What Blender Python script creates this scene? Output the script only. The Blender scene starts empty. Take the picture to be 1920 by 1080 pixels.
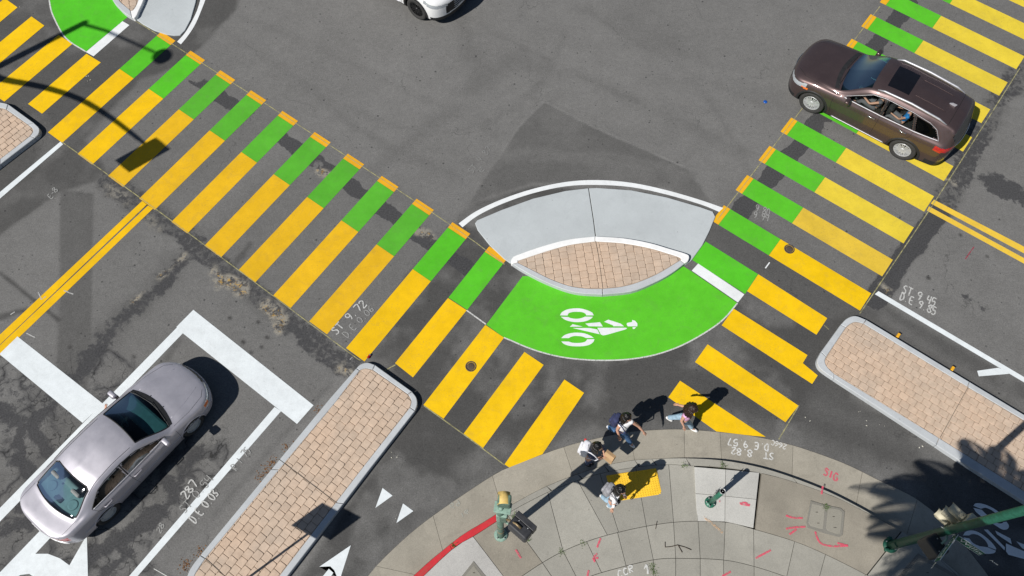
import bpy, bmesh, math, random
import numpy as np
from mathutils import Vector, Matrix

random.seed(7); np.random.seed(7)
scene = bpy.context.scene
col = scene.collection

# ------------------------------------------------------------------ camera
F_PX, TILT, ROLL, H = 1562.47, 0.441, -0.0144, 19.2      # drone 19 m above the junction
ct, st_ = math.cos(TILT), math.sin(TILT)
cr, sr = math.cos(ROLL), math.sin(ROLL)
cam_data = bpy.data.cameras.new('camera'); cam = bpy.data.objects.new('camera', cam_data)
col.objects.link(cam)
Rv, Uv, Bv = Vector((1, 0, 0)), Vector((0, ct, st_)), Vector((0, -st_, ct))
r2, u2 = Rv * cr - Uv * sr, Rv * sr + Uv * cr
M = Matrix((r2, u2, Bv)).transposed().to_4x4(); M.translation = (0, 0, H)
cam.matrix_world = M
cam_data.sensor_width = 36; cam_data.lens = F_PX / 1920 * 36
cam_data.clip_start = 0.1; cam_data.clip_end = 2000
scene.camera = cam

# ------------------------------------------------------------------ light
AZ, EL = math.radians(38.5), math.radians(46.5)           # the way shadows fall, sun height
SD = np.array([math.cos(AZ), math.sin(AZ)])
world = bpy.data.worlds.new('World'); scene.world = world; world.use_nodes = True
wn = world.node_tree.nodes; wl = world.node_tree.links
sky = wn.new('ShaderNodeTexSky'); sky.sky_type = 'NISHITA'; sky.sun_disc = False
sky.sun_elevation = EL; sky.sun_rotation = math.radians(231.5)
sky.air_density = 1.0; sky.dust_density = 0.3; sky.ozone_density = 1.5
wl.new(sky.outputs[0], wn['Background'].inputs[0]); wn['Background'].inputs[1].default_value = 0.05
sun_d = bpy.data.lights.new('sun', 'SUN'); sun_d.energy = 5.0; sun_d.angle = math.radians(0.5)
sun_d.color = (1.0, 0.965, 0.91)
sun = bpy.data.objects.new('sun', sun_d); col.objects.link(sun)
sun.rotation_euler = Vector((math.cos(AZ) * math.cos(EL), math.sin(AZ) * math.cos(EL), -math.sin(EL))).to_track_quat('-Z', 'Y').to_euler()
vs = scene.view_settings; vs.view_transform = 'Standard'; vs.look = 'None'; vs.exposure = 0.04; vs.gamma = 1.0
vs.use_curve_mapping = False

# ------------------------------------------------------------------ pixel of the photo -> point at height z
def G(px, py, z=0.0):
    u, v = px - 960, 540 - py
    a, b = cr * u + sr * v, -sr * u + cr * v
    dx, dy, dz = a / F_PX, b / F_PX * ct + st_, b / F_PX * st_ - ct
    k = (H - z) / -dz
    return np.array([dx * k, dy * k])
def GP(pts, z=0.0): return [G(x, y, z) for x, y in pts]
def zm(pts, ox, oy, s): return [(ox + x / s, oy + y / s) for x, y in pts]

# ------------------------------------------------------------------ helpers
def tag(o, label=None, cat=None, group=None, kind=None):
    if label: o['label'] = label
    if cat: o['category'] = cat
    if group: o['group'] = group
    if kind: o['kind'] = kind
    return o
def link(o, parent=None):
    col.objects.link(o)
    if parent is not None: o.parent = parent
    return o
def meshobj(name, verts, faces, mat=None, parent=None, smooth=False):
    me = bpy.data.meshes.new(name)
    me.from_pydata([tuple(float(c) for c in v) for v in verts], [], [tuple(int(i) for i in f) for f in faces])
    if smooth: me.polygons.foreach_set('use_smooth', [True] * len(me.polygons))
    if mat: me.materials.append(mat)
    me.update()
    return link(bpy.data.objects.new(name, me), parent)
def empty(name, loc=(0, 0, 0), rz=0, parent=None):
    o = bpy.data.objects.new(name, None); o.empty_display_size = 0.2
    o.location = loc; o.rotation_euler = (0, 0, rz)
    return link(o, parent)
def bmobj(name, bm, mat=None, parent=None, smooth=False):
    me = bpy.data.meshes.new(name); bmesh.ops.recalc_face_normals(bm, faces=bm.faces)
    bm.to_mesh(me); bm.free()
    if smooth: me.polygons.foreach_set('use_smooth', [True] * len(me.polygons))
    if mat: me.materials.append(mat)
    return link(bpy.data.objects.new(name, me), parent)
def sheet(name, poly, z, mat, parent=None):
    """flat polygon (possibly concave) at height z"""
    bm = bmesh.new()
    vs_ = [bm.verts.new((p[0], p[1], z)) for p in poly]
    f = bm.faces.new(vs_)
    bmesh.ops.triangulate(bm, faces=[f])
    bmesh.ops.recalc_face_normals(bm, faces=bm.faces)
    bm.normal_update()
    for f in bm.faces:
        if f.normal.z < 0: f.normal_flip()
    me = bpy.data.meshes.new(name); bm.to_mesh(me); bm.free(); me.materials.append(mat)
    return link(bpy.data.objects.new(name, me), parent)
def prism(name, poly, z0, z1, mat, parent=None, bevel=0.0, zf=None, z0f=None):
    """extruded polygon; poly counter-clockwise or not; optional height function for the top"""
    poly = [np.array(p[:2], float) for p in poly]
    area = sum(poly[i][0] * poly[(i + 1) % len(poly)][1] - poly[(i + 1) % len(poly)][0] * poly[i][1] for i in range(len(poly)))
    if area < 0: poly = poly[::-1]
    n = len(poly); top = zf or (lambda p: z1)
    V, Fc = [], []
    if bevel > 0:
        c = []
        for i in range(n):
            a, b, d = poly[i - 1], poly[i], poly[(i + 1) % n]
            e1 = b - a; e2 = d - b
            n1 = np.array([-e1[1], e1[0]]) / (np.hypot(*e1) + 1e-9); n2 = np.array([-e2[1], e2[0]]) / (np.hypot(*e2) + 1e-9)
            m = n1 + n2; m /= max(np.hypot(*m), 1e-6)
            c.append(b + m * bevel / max(0.5, m @ n1))
        V += [(p[0], p[1], z0) for p in poly] + [(p[0], p[1], top(p) - bevel) for p in poly] + [(q[0], q[1], top(q)) for q in c]
        for i in range(n):
            j = (i + 1) % n
            Fc += [(i, j, n + j, n + i), (n + i, n + j, 2 * n + j, 2 * n + i)]
        Fc.append(tuple(range(2 * n, 3 * n)))
    else:
        V += [(p[0], p[1], z0) for p in poly] + [(p[0], p[1], top(p)) for p in poly]
        for i in range(n):
            j = (i + 1) % n; Fc.append((i, j, n + j, n + i))
        Fc.append(tuple(range(n, 2 * n)))
    bm = bmesh.new()
    bv = [bm.verts.new(v) for v in V]
    for f in Fc: bm.faces.new([bv[i] for i in f])
    bmesh.ops.triangulate(bm, faces=[f for f in bm.faces if len(f.verts) > 4])
    me = bpy.data.meshes.new(name); bm.to_mesh(me); bm.free(); me.materials.append(mat)
    return link(bpy.data.objects.new(name, me), parent)
def add_box(bm, c, s, rot=None):
    m = Matrix.Translation(c) @ (rot.to_4x4() if rot is not None else Matrix()) @ Matrix.Diagonal((s[0], s[1], s[2], 1))
    return bmesh.ops.create_cube(bm, size=1, matrix=m)['verts']
def box_obj(name, c, s, mat, parent=None, rot=None, bevel=0.0, seg=2):
    bm = bmesh.new(); add_box(bm, c, s, rot)
    if bevel: bmesh.ops.bevel(bm, geom=list(bm.edges), offset=bevel, segments=seg, profile=0.5, affect='EDGES')
    return bmobj(name, bm, mat, parent, smooth=False)
def tube_geo(pts, rad, n=10, caps=True):
    pts = [Vector(p) for p in pts]
    if not hasattr(rad, '__len__'): rad = [rad] * len(pts)
    V, Fc = [], []
    t0 = (pts[1] - pts[0]).normalized()
    ref = Vector((0, 0, 1)) if abs(t0.z) < 0.9 else Vector((1, 0, 0))
    nx = t0.cross(ref).normalized()
    for i, p in enumerate(pts):
        t = (pts[min(i + 1, len(pts) - 1)] - pts[max(i - 1, 0)]).normalized()
        nx = (nx - t * nx.dot(t)).normalized(); ny = t.cross(nx)
        for k in range(n):
            a = 2 * math.pi * k / n
            V.append(p + (nx * math.cos(a) + ny * math.sin(a)) * rad[i])
    for i in range(len(pts) - 1):
        for k in range(n):
            k2 = (k + 1) % n
            Fc.append((i * n + k, i * n + k2, (i + 1) * n + k2, (i + 1) * n + k))
    if caps:
        Fc.append(tuple(range(n - 1, -1, -1))); Fc.append(tuple((len(pts) - 1) * n + k for k in range(n)))
    return V, Fc
def tube(name, pts, rad, mat, parent=None, n=10, smooth=True):
    V, Fc = tube_geo(pts, rad, n)
    return meshobj(name, V, Fc, mat, parent, smooth)
def lathe(name, prof, mat, parent=None, n=24, axis='z', smooth=True, loc=(0, 0, 0)):
    V, Fc = [], []
    for r, h in prof:
        for k in range(n):
            a = 2 * math.pi * k / n; c, s = r * math.cos(a), r * math.sin(a)
            V.append({'z': (c, s, h), 'y': (c, h, s), 'x': (h, c, s)}[axis])
    for i in range(len(prof) - 1):
        for k in range(n):
            k2 = (k + 1) % n; Fc.append((i * n + k, i * n + k2, (i + 1) * n + k2, (i + 1) * n + k))
    if prof[0][0] > 1e-6: Fc.append(tuple(range(n - 1, -1, -1)))
    if prof[-1][0] > 1e-6: Fc.append(tuple((len(prof) - 1) * n + k for k in range(n)))
    bm = bmesh.new(); bv = [bm.verts.new(v) for v in V]
    for f in Fc:
        try: bm.faces.new([bv[i] for i in f])
        except ValueError: pass
    bmesh.ops.remove_doubles(bm, verts=bm.verts, dist=1e-5)
    o = bmobj(name, bm, mat, parent, smooth); o.location = loc
    return o
def ribbon_poly(pts, w):
    """polygon around a polyline of width w (metres); w may be a list"""
    pts = [np.array(p, float) for p in pts]; n = len(pts)
    ws = w if hasattr(w, '__len__') else [w] * n
    L, R = [], []
    for i in range(n):
        t = pts[min(i + 1, n - 1)] - pts[max(i - 1, 0)]; t /= np.hypot(*t) + 1e-9
        nn = np.array([-t[1], t[0]])
        L.append(pts[i] + nn * ws[i] / 2); R.append(pts[i] - nn * ws[i] / 2)
    return L, R
def strip_obj(name, pts, w, z, mat, parent=None):
    L, R = ribbon_poly(pts, w); n = len(L)
    zf = z if callable(z) else (lambda p: z)
    V = [(p[0], p[1], zf(p)) for p in L] + [(p[0], p[1], zf(p)) for p in R]
    return meshobj(name, V, [(n + i, n + i + 1, i + 1, i) for i in range(n - 1)], mat, parent)
def smooth_pl(pts, n=8, closed=False):
    """Catmull-Rom through 2D/3D points"""
    P = [np.array(p, float) for p in pts]; out = []; m = len(P)
    rng = range(m if closed else m - 1)
    for i in rng:
        p0 = P[(i - 1) % m] if closed or i > 0 else 2 * P[0] - P[1]
        p1, p2 = P[i], P[(i + 1) % m]
        p3 = P[(i + 2) % m] if closed or i + 2 < m else 2 * P[-1] - P[-2]
        for k in range(n):
            t = k / n
            out.append(0.5 * (2 * p1 + (p2 - p0) * t + (2 * p0 - 5 * p1 + 4 * p2 - p3) * t * t + (3 * p1 - p0 - 3 * p2 + p3) * t ** 3))
    if not closed: out.append(P[-1])
    return out

# ------------------------------------------------------------------ materials
MATS = {}
def lin(r, g, b):
    f = lambda c: (c / 255 / 12.92) if c / 255 <= 0.04045 else ((c / 255 + 0.055) / 1.055) ** 2.4
    return (f(r), f(g), f(b))
class NT:
    def __init__(s, name):
        s.m = bpy.data.materials.new(name); s.m.use_nodes = True
        s.n = s.m.node_tree.nodes; s.l = s.m.node_tree.links; s.b = s.n['Principled BSDF']; s.out = s.n['Material Output']
        MATS[name] = s.m
    def node(s, t, **kw):
        n = s.n.new(t)
        for k, v in kw.items(): setattr(n, k, v)
        return n
    def put(s, sock, v):
        if isinstance(v, bpy.types.NodeSocket): s.l.new(v, sock)
        else:
            if hasattr(sock.default_value, '__len__') and not isinstance(v, (int, float)) and len(sock.default_value) == 4 and len(v) == 3: v = (*v, 1)
            sock.default_value = v
    def coord(s, kind='Object'): return s.node('ShaderNodeTexCoord').outputs[kind]
    def pos(s): return s.node('ShaderNodeNewGeometry').outputs['Position']
    def noise(s, scale, detail=4, rough=0.55, vec=None, dist=0.0):
        n = s.node('ShaderNodeTexNoise'); n.inputs['Scale'].default_value = scale; n.inputs['Detail'].default_value = detail
        n.inputs['Roughness'].default_value = rough; n.inputs['Distortion'].default_value = dist
        if vec is not None: s.l.new(vec, n.inputs['Vector'])
        return n.outputs['Fac']
    def voro(s, scale, feature='F1', vec=None, rnd=1.0, out='Distance'):
        n = s.node('ShaderNodeTexVoronoi', feature=feature); n.inputs['Scale'].default_value = scale
        n.inputs['Randomness'].default_value = rnd
        if vec is not None: s.l.new(vec, n.inputs['Vector'])
        return n.outputs[out]
    def ramp(s, v, a, b, c0=0.0, c1=1.0):
        n = s.node('ShaderNodeMapRange'); n.clamp = True
        s.put(n.inputs[0], v); n.inputs[1].default_value = a; n.inputs[2].default_value = b
        s.put(n.inputs[3], c0); s.put(n.inputs[4], c1)
        return n.outputs[0]
    def math(s, op, a, b=0.0, clamp=False):
        n = s.node('ShaderNodeMath', operation=op, use_clamp=clamp); s.put(n.inputs[0], a); s.put(n.inputs[1], b)
        return n.outputs[0]
    def mix(s, f, a, b, blend='MIX'):
        n = s.node('ShaderNodeMix', data_type='RGBA', blend_type=blend)
        s.put(n.inputs[0], f); s.put(n.inputs[6], a); s.put(n.inputs[7], b)
        return n.outputs[2]
    def scale(s, colr, f):
        n = s.node('ShaderNodeVectorMath', operation='SCALE'); s.put(n.inputs[0], colr); s.put(n.inputs[3], f)
        return n.outputs[0]
    def rgb(s, c):
        n = s.node('ShaderNodeRGB'); n.outputs[0].default_value = (*c, 1); return n.outputs[0]
    def bump(s, h, strength=0.3, dist=0.01):
        n = s.node('ShaderNodeBump'); n.inputs['Strength'].default_value = strength; n.inputs['Distance'].default_value = dist
        s.l.new(h, n.inputs['Height']); s.l.new(n.outputs[0], s.b.inputs['Normal'])
    def set(s, color=None, rough=None, metal=None, spec=None, **kw):
        if color is not None: s.put(s.b.inputs['Base Color'], color)
        if rough is not None: s.put(s.b.inputs['Roughness'], rough)
        if metal is not None: s.put(s.b.inputs['Metallic'], metal)
        if spec is not None: s.put(s.b.inputs['Specular IOR Level'], spec)
        for k, v in kw.items(): s.put(s.b.inputs[k.replace('_', ' ')], v)
        return s.m
def plain(name, c, rough=0.6, metal=0.0, spec=0.4, var=0.12, scale=8.0, **kw):
    """simple surface with a little noise in tone and gloss"""
    t = NT(name); n = t.noise(scale, 5, 0.6, t.coord())
    f = t.ramp(n, 0.3, 0.7, 1 - var, 1 + var)
    return t.set(t.scale(t.rgb(c), f), t.ramp(n, 0.3, 0.7, max(0, rough - .07), min(1, rough + .07)), metal, spec, **kw)

def asphalt():
    t = NT('asphalt'); P = t.pos()
    at = t.node('ShaderNodeAttribute', attribute_name='wear'); sep = t.node('ShaderNodeSeparateColor')
    t.l.new(at.outputs['Color'], sep.inputs[0])
    tone, crack, resid = sep.outputs[0], sep.outputs[1], sep.outputs[2]
    big = t.ramp(t.noise(0.35, 4, 0.6, P), 0.3, 0.7, 0.93, 1.07)
    mid = t.ramp(t.noise(2.2, 5, 0.65, P), 0.3, 0.7, 0.93, 1.07)
    pat = t.ramp(t.noise(9, 4, 0.7, P), 0.3, 0.7, 0.90, 1.10)
    fine = t.ramp(t.noise(30, 3, 0.75, P), 0.3, 0.72, 0.74, 1.28)
    grit = t.ramp(t.noise(75, 2, 0.8, P), 0.35, 0.75, 0.78, 1.32)
    f = t.math('MULTIPLY', t.math('MULTIPLY', big, mid), t.math('MULTIPLY', fine, grit))
    f = t.math('MULTIPLY', t.math('MULTIPLY', f, pat), t.math('ADD', tone, 1.0))
    base = t.scale(t.rgb((0.150, 0.147, 0.142)), f)
    # dark specks (gum, oil) and pale stone chips
    vd = t.voro(2.6, vec=P); spot = t.ramp(vd, 0.045, 0.095, 1.0, 0.0)
    vc = t.node('ShaderNodeTexVoronoi'); vc.inputs['Scale'].default_value = 2.6; t.l.new(P, vc.inputs['Vector'])
    sc = t.node('ShaderNodeSeparateColor'); t.l.new(vc.outputs['Color'], sc.inputs[0])
    spot = t.math('MULTIPLY', spot, t.ramp(sc.outputs[0], 0.45, 0.62))
    base = t.mix(t.math('MULTIPLY', spot, 0.75), base, (0.025, 0.025, 0.026))
    vd2 = t.voro(4.6, vec=P); sp2 = t.ramp(vd2, 0.06, 0.13, 0.8, 0.0)
    base = t.mix(t.math('MULTIPLY', sp2, t.ramp(t.noise(1.1, 4, 0.65, P), 0.44, 0.58)), base, (0.03, 0.03, 0.031))
    vd3 = t.voro(9.0, vec=P); base = t.mix(t.ramp(vd3, 0.03, 0.06, 0.45, 0.0), base, (0.30, 0.29, 0.27))
    # alligator cracks where the attribute asks for them
    dn = t.node('ShaderNodeTexNoise'); dn.inputs['Scale'].default_value = 1.6; dn.inputs['Detail'].default_value = 4; t.l.new(P, dn.inputs['Vector'])
    va = t.node('ShaderNodeVectorMath', operation='ADD'); vs2 = t.node('ShaderNodeVectorMath', operation='SCALE')
    t.l.new(dn.outputs['Color'], vs2.inputs[0]); vs2.inputs[3].default_value = 0.95
    t.l.new(P, va.inputs[0]); t.l.new(vs2.outputs[0], va.inputs[1])
    ce = t.voro(1.15, 'DISTANCE_TO_EDGE', va.outputs[0]); ce2 = t.voro(3.4, 'DISTANCE_TO_EDGE', va.outputs[0])
    line = t.ramp(ce, 0.004, 0.018, 0.9, 0.0); line2 = t.ramp(ce2, 0.006, 0.028, 0.7, 0.0)
    wide = t.ramp(ce, 0.03, 0.13, 0.8, 0.0)
    cm = t.ramp(crack, 0.15, 0.6)
    brk = t.ramp(t.noise(0.9, 4, 0.65, P), 0.44, 0.56)
    base = t.mix(t.math('MULTIPLY', t.math('MULTIPLY', wide, cm), brk), base, (0.052, 0.052, 0.054))
    base = t.mix(t.math('MULTIPLY', t.math('MULTIPLY', line, cm), t.ramp(t.noise(1.7, 3, 0.6, P), 0.38, 0.52)), base, (0.022, 0.022, 0.022))
    base = t.mix(t.math('MULTIPLY', t.math('MULTIPLY', line2, cm), t.ramp(t.noise(0.9, 3, 0.6, P), 0.47, 0.55)), base, (0.03, 0.03, 0.03))
    # sparse fine cracks everywhere
    ce3 = t.voro(0.33, 'DISTANCE_TO_EDGE', va.outputs[0]); l3 = t.ramp(ce3, 0.0012, 0.0035, 0.4, 0.0)
    base = t.mix(t.math('MULTIPLY', l3, t.ramp(t.noise(0.5, 2, 0.5, P), 0.52, 0.60)), base, (0.03, 0.03, 0.03))
    # ragged tar: sealed trenches, smears
    ta = t.node('ShaderNodeAttribute', attribute_name='tar').outputs['Fac']
    tn_ = t.math('MULTIPLY', t.math('SUBTRACT', t.noise(6.5, 7, 0.72, P, 0.4), 0.5), 1.5)
    tm = t.math('MULTIPLY', t.ramp(t.math('ADD', ta, tn_), 0.40, 0.60), t.ramp(ta, 0.03, 0.25))
    tcol = t.scale(t.rgb((0.040, 0.040, 0.042)), t.ramp(t.noise(26, 5, 0.8, P), 0.3, 0.7, 0.35, 2.0))
    base = t.mix(t.math('MULTIPLY', tm, 0.90), base, tcol)
    # worn old yellow paint
    pl_ = t.math('MULTIPLY', t.ramp(resid, 0.05, 0.4), t.ramp(t.noise(5, 6, 0.75, P), 0.46, 0.54))
    base = t.mix(t.math('MULTIPLY', pl_, 0.8), base, t.scale(t.rgb((0.27, 0.25, 0.21)), fine))
    rm = t.math('MULTIPLY', t.ramp(resid, 0.3, 0.8), t.ramp(t.noise(8, 6, 0.75, P), 0.53, 0.58))
    base = t.mix(t.math('MULTIPLY', rm, 0.8), base, (0.46, 0.27, 0.04))
    bmp = t.math('ADD', t.math('MULTIPLY', grit, 0.5), fine)
    t.bump(bmp, 0.35, 0.004)
    t.set(base, 0.86, 0, 0.25)
    return t.m
M_ASPH = asphalt()

def paint(name, c, wear=0.35, dirt=0.10, lines=False):
    t = NT(name); P = t.pos(); oi = t.node('ShaderNodeObjectInfo')
    tn = t.ramp(t.noise(1.3, 4, 0.6, P), 0.3, 0.7, 1 - dirt, 1 + dirt * .5)
    fn = t.ramp(t.noise(60, 3, 0.7, P), 0.3, 0.7, 0.93, 1.06)
    base = t.scale(t.mix(1.0, t.rgb(c), oi.outputs['Color'], 'MULTIPLY'), t.math('MULTIPLY', tn, fn))
    base = t.scale(base, t.ramp(t.noise(5, 5, 0.7, P), 0.3, 0.7, 0.94, 1.05))
    w1 = t.ramp(t.noise(26, 6, 0.78, P), 0.57, 0.70); w2 = t.ramp(t.noise(0.9, 3, 0.6, P), 0.38, 0.62)
    wv = t.math('MULTIPLY', t.math('MULTIPLY', w1, w2), wear)
    base = t.mix(wv, base, (0.10, 0.095, 0.085))
    # tyre dust in streaks
    d = t.math('MULTIPLY', t.ramp(t.noise(3.2, 5, 0.7, P, 1.2), 0.52, 0.75), dirt * 1.6)
    base = t.mix(d, base, (0.16, 0.14, 0.10))
    t.bump(t.noise(80, 3, 0.7, P), 0.18, 0.003)
    return t.set(base, 0.68, 0, 0.15)
M_YEL = paint('yellow_thermoplastic', (0.80, 0.495, 0.005), 0.8, 0.11)
M_ORG = paint('orange_thermoplastic', (0.72, 0.36, 0.015), 0.5, 0.08)
M_GRN = paint('green_thermoplastic', (0.085, 0.48, 0.020), 0.6, 0.11)
M_WHT = paint('white_thermoplastic', (0.72, 0.74, 0.745), 0.3, 0.07)
M_DYEL = paint('lane_yellow', (0.76, 0.45, 0.006), 0.6, 0.10)
M_STRING = None
def spray(name, c, lo=0.40, hi=0.56, sc=26, op=0.85):
    t = NT(name); P = t.pos(); oi = t.node('ShaderNodeObjectInfo')
    t.set(t.mix(1.0, t.rgb(c), oi.outputs['Color'], 'MULTIPLY'), 0.9, 0, 0.1)
    tr = t.node('ShaderNodeBsdfTransparent'); mx = t.node('ShaderNodeMixShader')
    t.l.new(t.math('MULTIPLY', t.ramp(t.noise(sc, 5, 0.75, P), lo, hi), op), mx.inputs[0]); t.l.new(tr.outputs[0], mx.inputs[1]); t.l.new(t.b.outputs[0], mx.inputs[2]); t.l.new(mx.outputs[0], t.out.inputs[0])
    return t.m
M_CHALK = spray('chalk', (0.66, 0.66, 0.64), 0.30, 0.50)
M_PINK = spray('pink_spray', (0.72, 0.10, 0.16), 0.34, 0.56, 18, 0.85)
M_RED = paint('red_curb_paint', (0.56, 0.035, 0.045), 0.6, 0.2)
M_PEACH = spray('orange_spray', (0.72, 0.45, 0.25), 0.42, 0.62, 18, 0.7)

def concrete(name, c, spots=0.25, var=0.10, scale=1.0, per_obj=0.08, grain=1.0):
    t = NT(name); P = t.pos(); oi = t.node('ShaderNodeObjectInfo')
    a = t.ramp(t.noise(0.9 * scale, 5, 0.65, P), 0.3, 0.7, 1 - var, 1 + var)
    b = t.ramp(t.noise(45, 4, 0.75, P), 0.3, 0.7, 1 - .14 * grain, 1 + .14 * grain)
    g = t.ramp(t.noise(120, 2, 0.8, P), 0.4, 0.7, 1 - .1 * grain, 1 + .12 * grain)
    r = t.ramp(oi.outputs['Random'], 0, 1, 1 - per_obj, 1 + per_obj)
    base = t.scale(t.rgb(c), t.math('MULTIPLY', t.math('MULTIPLY', a, b), t.math('MULTIPLY', r, g)))
    st2 = t.math('MULTIPLY', t.ramp(t.noise(2.2, 6, 0.75, P, 0.8), 0.52, 0.78), spots)
    base = t.mix(st2, base, t.scale(t.rgb(c), 0.5))
    gum = t.voro(3.3, vec=P); base = t.mix(t.ramp(gum, 0.03, 0.05, 0.5, 0), base, (0.06, 0.058, 0.055))
    t.bump(b, 0.25, 0.004)
    return t.set(base, 0.85, 0, 0.25)
M_SIDE = concrete('sidewalk_concrete', (0.318, 0.306, 0.268), 0.35)
M_SIDE2 = concrete('aggregate_concrete', (0.275, 0.250, 0.205), 0.35, 0.15)
M_NEWC = concrete('new_concrete', (0.475, 0.468, 0.438), 0.15)
M_PALEC = concrete('pale_concrete', (0.40, 0.39, 0.37), 0.4)
M_GUT = concrete('gutter_concrete', (0.315, 0.290, 0.240), 0.6, 0.15)
M_CURB = concrete('curb_concrete', (0.45, 0.47, 0.485), 0.30, 0.08, 1.5, 0.08, 0.6)
M_APRON = concrete('apron_concrete', (0.435, 0.465, 0.475), 0.22, 0.10, 0.5, 0.02, 0.35)
M_STRING = spray('layout_line_paint', (0.44, 0.41, 0.20), 0.30, 0.60, 8, 0.8)
M_DIRT = concrete('joint_dirt', (0.07, 0.062, 0.05), 0.5, 0.2)
def paver_mat():
    t = NT('tan_paver'); P = t.pos(); oi = t.node('ShaderNodeObjectInfo')
    r = t.ramp(oi.outputs['Random'], 0, 1, 0.95, 1.05)
    a = t.ramp(t.noise(6, 5, 0.65, P), 0.3, 0.7, 0.88, 1.12); b = t.ramp(t.noise(70, 3, 0.75, P), 0.3, 0.7, 0.9, 1.1)
    mixr = t.ramp(t.noise(0.8, 3, 0.5, P), 0.35, 0.65)
    c = t.mix(mixr, (0.525, 0.392, 0.290), (0.485, 0.385, 0.300))
    t.bump(t.noise(25, 5, 0.7, P), 0.35, 0.006)
    dk = t.math('MULTIPLY', t.ramp(t.noise(1.6, 5, 0.7, P), 0.5, 0.75), 0.18)
    c = t.mix(dk, c, (0.30, 0.245, 0.20))
    return t.set(t.scale(c, t.math('MULTIPLY', r, t.math('MULTIPLY', a, b))), 0.8, 0, 0.25)
M_PAV = paver_mat()
M_MORT = concrete('paver_joint', (0.37, 0.285, 0.215), 0.4, 0.1)
M_IRON = plain('rusty_iron', (0.10, 0.075, 0.055), 0.75, 0.3, var=0.35, scale=30)
# ================================================================== GROUND
ground = meshobj('ground', [(-400, -400, -0.03), (400, -400, -0.03), (400, 400, -0.03), (-400, 400, -0.03)], [(0, 1, 2, 3)], M_ASPH)
tag(ground, kind='structure')

X0, X1, Y0, Y1, DG = -17.6, 17.6, 0.4, 20.2, 0.042
nx, ny = int((X1 - X0) / DG) + 1, int((Y1 - Y0) / DG) + 1
gx, gy = np.meshgrid(np.linspace(X0, X1, nx), np.linspace(Y0, Y1, ny))
gx = gx.ravel(); gy = gy.ravel()
def vnoise(s, seed, oct_=4, rough=0.55):
    rg = np.random.RandomState(seed); out = np.zeros_like(gx); amp = 1.0; tot = 0
    for o in range(oct_):
        sc = s / 2 ** o
        a = (gx - X0) / sc; b = (gy - Y0) / sc
        R = rg.rand(int(b.max()) + 3, int(a.max()) + 3)
        ia, ib = a.astype(int), b.astype(int); fa, fb = a - ia, b - ib
        fa = fa * fa * (3 - 2 * fa); fb = fb * fb * (3 - 2 * fb)
        out += amp * ((R[ib, ia] * (1 - fa) + R[ib, ia + 1] * fa) * (1 - fb) + (R[ib + 1, ia] * (1 - fa) + R[ib + 1, ia + 1] * fa) * fb)
        tot += amp; amp *= rough
    return out / tot
N1, N2, N3 = vnoise(1.2, 1), vnoise(0.35, 2, 3), vnoise(3.0, 3)
def sstep(x): x = np.clip(x, 0, 1); return x * x * (3 - 2 * x)
def seg_dist(a, b, X, Y):
    ab = b - a; L = ab @ ab + 1e-12
    t = np.clip(((X - a[0]) * ab[0] + (Y - a[1]) * ab[1]) / L, 0, 1)
    return np.hypot(X - a[0] - t * ab[0], Y - a[1] - t * ab[1])
def m_poly(px, soft=0.08, wob=0.12):
    P = GP(px); lo = np.min(P, 0) - 1; hi = np.max(P, 0) + 1
    m = np.zeros_like(gx); idx = np.where((gx > lo[0]) & (gx < hi[0]) & (gy > lo[1]) & (gy < hi[1]))[0]
    X, Y = gx[idx], gy[idx]; d = np.full(len(idx), 1e9); ins = np.zeros(len(idx), bool)
    for i in range(len(P)):
        a, b = P[i], P[(i + 1) % len(P)]
        d = np.minimum(d, seg_dist(a, b, X, Y))
        c = ((a[1] > Y) != (b[1] > Y)) & (X < (b[0] - a[0]) * (Y - a[1]) / (b[1] - a[1] + 1e-12) + a[0]); ins ^= c
    sd_ = np.where(ins, d, -d) + (N2[idx] - 0.5) * wob
    m[idx] = sstep(sd_ / soft * 0.5 + 0.5); return m
def m_line(px, w, soft=0.05, wob=0.1):
    P = GP(px); lo = np.min(P, 0) - 1.5; hi = np.max(P, 0) + 1.5
    m = np.zeros_like(gx); idx = np.where((gx > lo[0]) & (gx < hi[0]) & (gy > lo[1]) & (gy < hi[1]))[0]
    X, Y = gx[idx], gy[idx]; d = np.full(len(idx), 1e9)
    for i in range(len(P) - 1): d = np.minimum(d, seg_dist(P[i], P[i + 1], X, Y))
    m[idx] = sstep((w / 2 - d + (N2[idx] - 0.5) * wob) / soft * 0.5 + 0.5); return m

tar = np.zeros_like(gx); tone = np.zeros_like(gx) ; crk = np.zeros_like(gx); res = np.zeros_like(gx)
def dark(m, v):
    global tone
    tone = tone * (1 - m) + m * v
blot = sstep((N1 - 0.47) * 5)
dark(m_poly([(300, 60), (918, 462), (700, 690), (80, 250)], .3, .3), -.13)
dark(m_poly([(1650, 0), (1950, 0), (1950, 80), (1610, 590), (1345, 400)], .3, .3), -.10)
dark(m_poly([(-50, 440), (110, 360), (260, 380), (650, 690), (560, 800), (200, 1100), (-50, 1100)], .5, .5), -.06)
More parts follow.
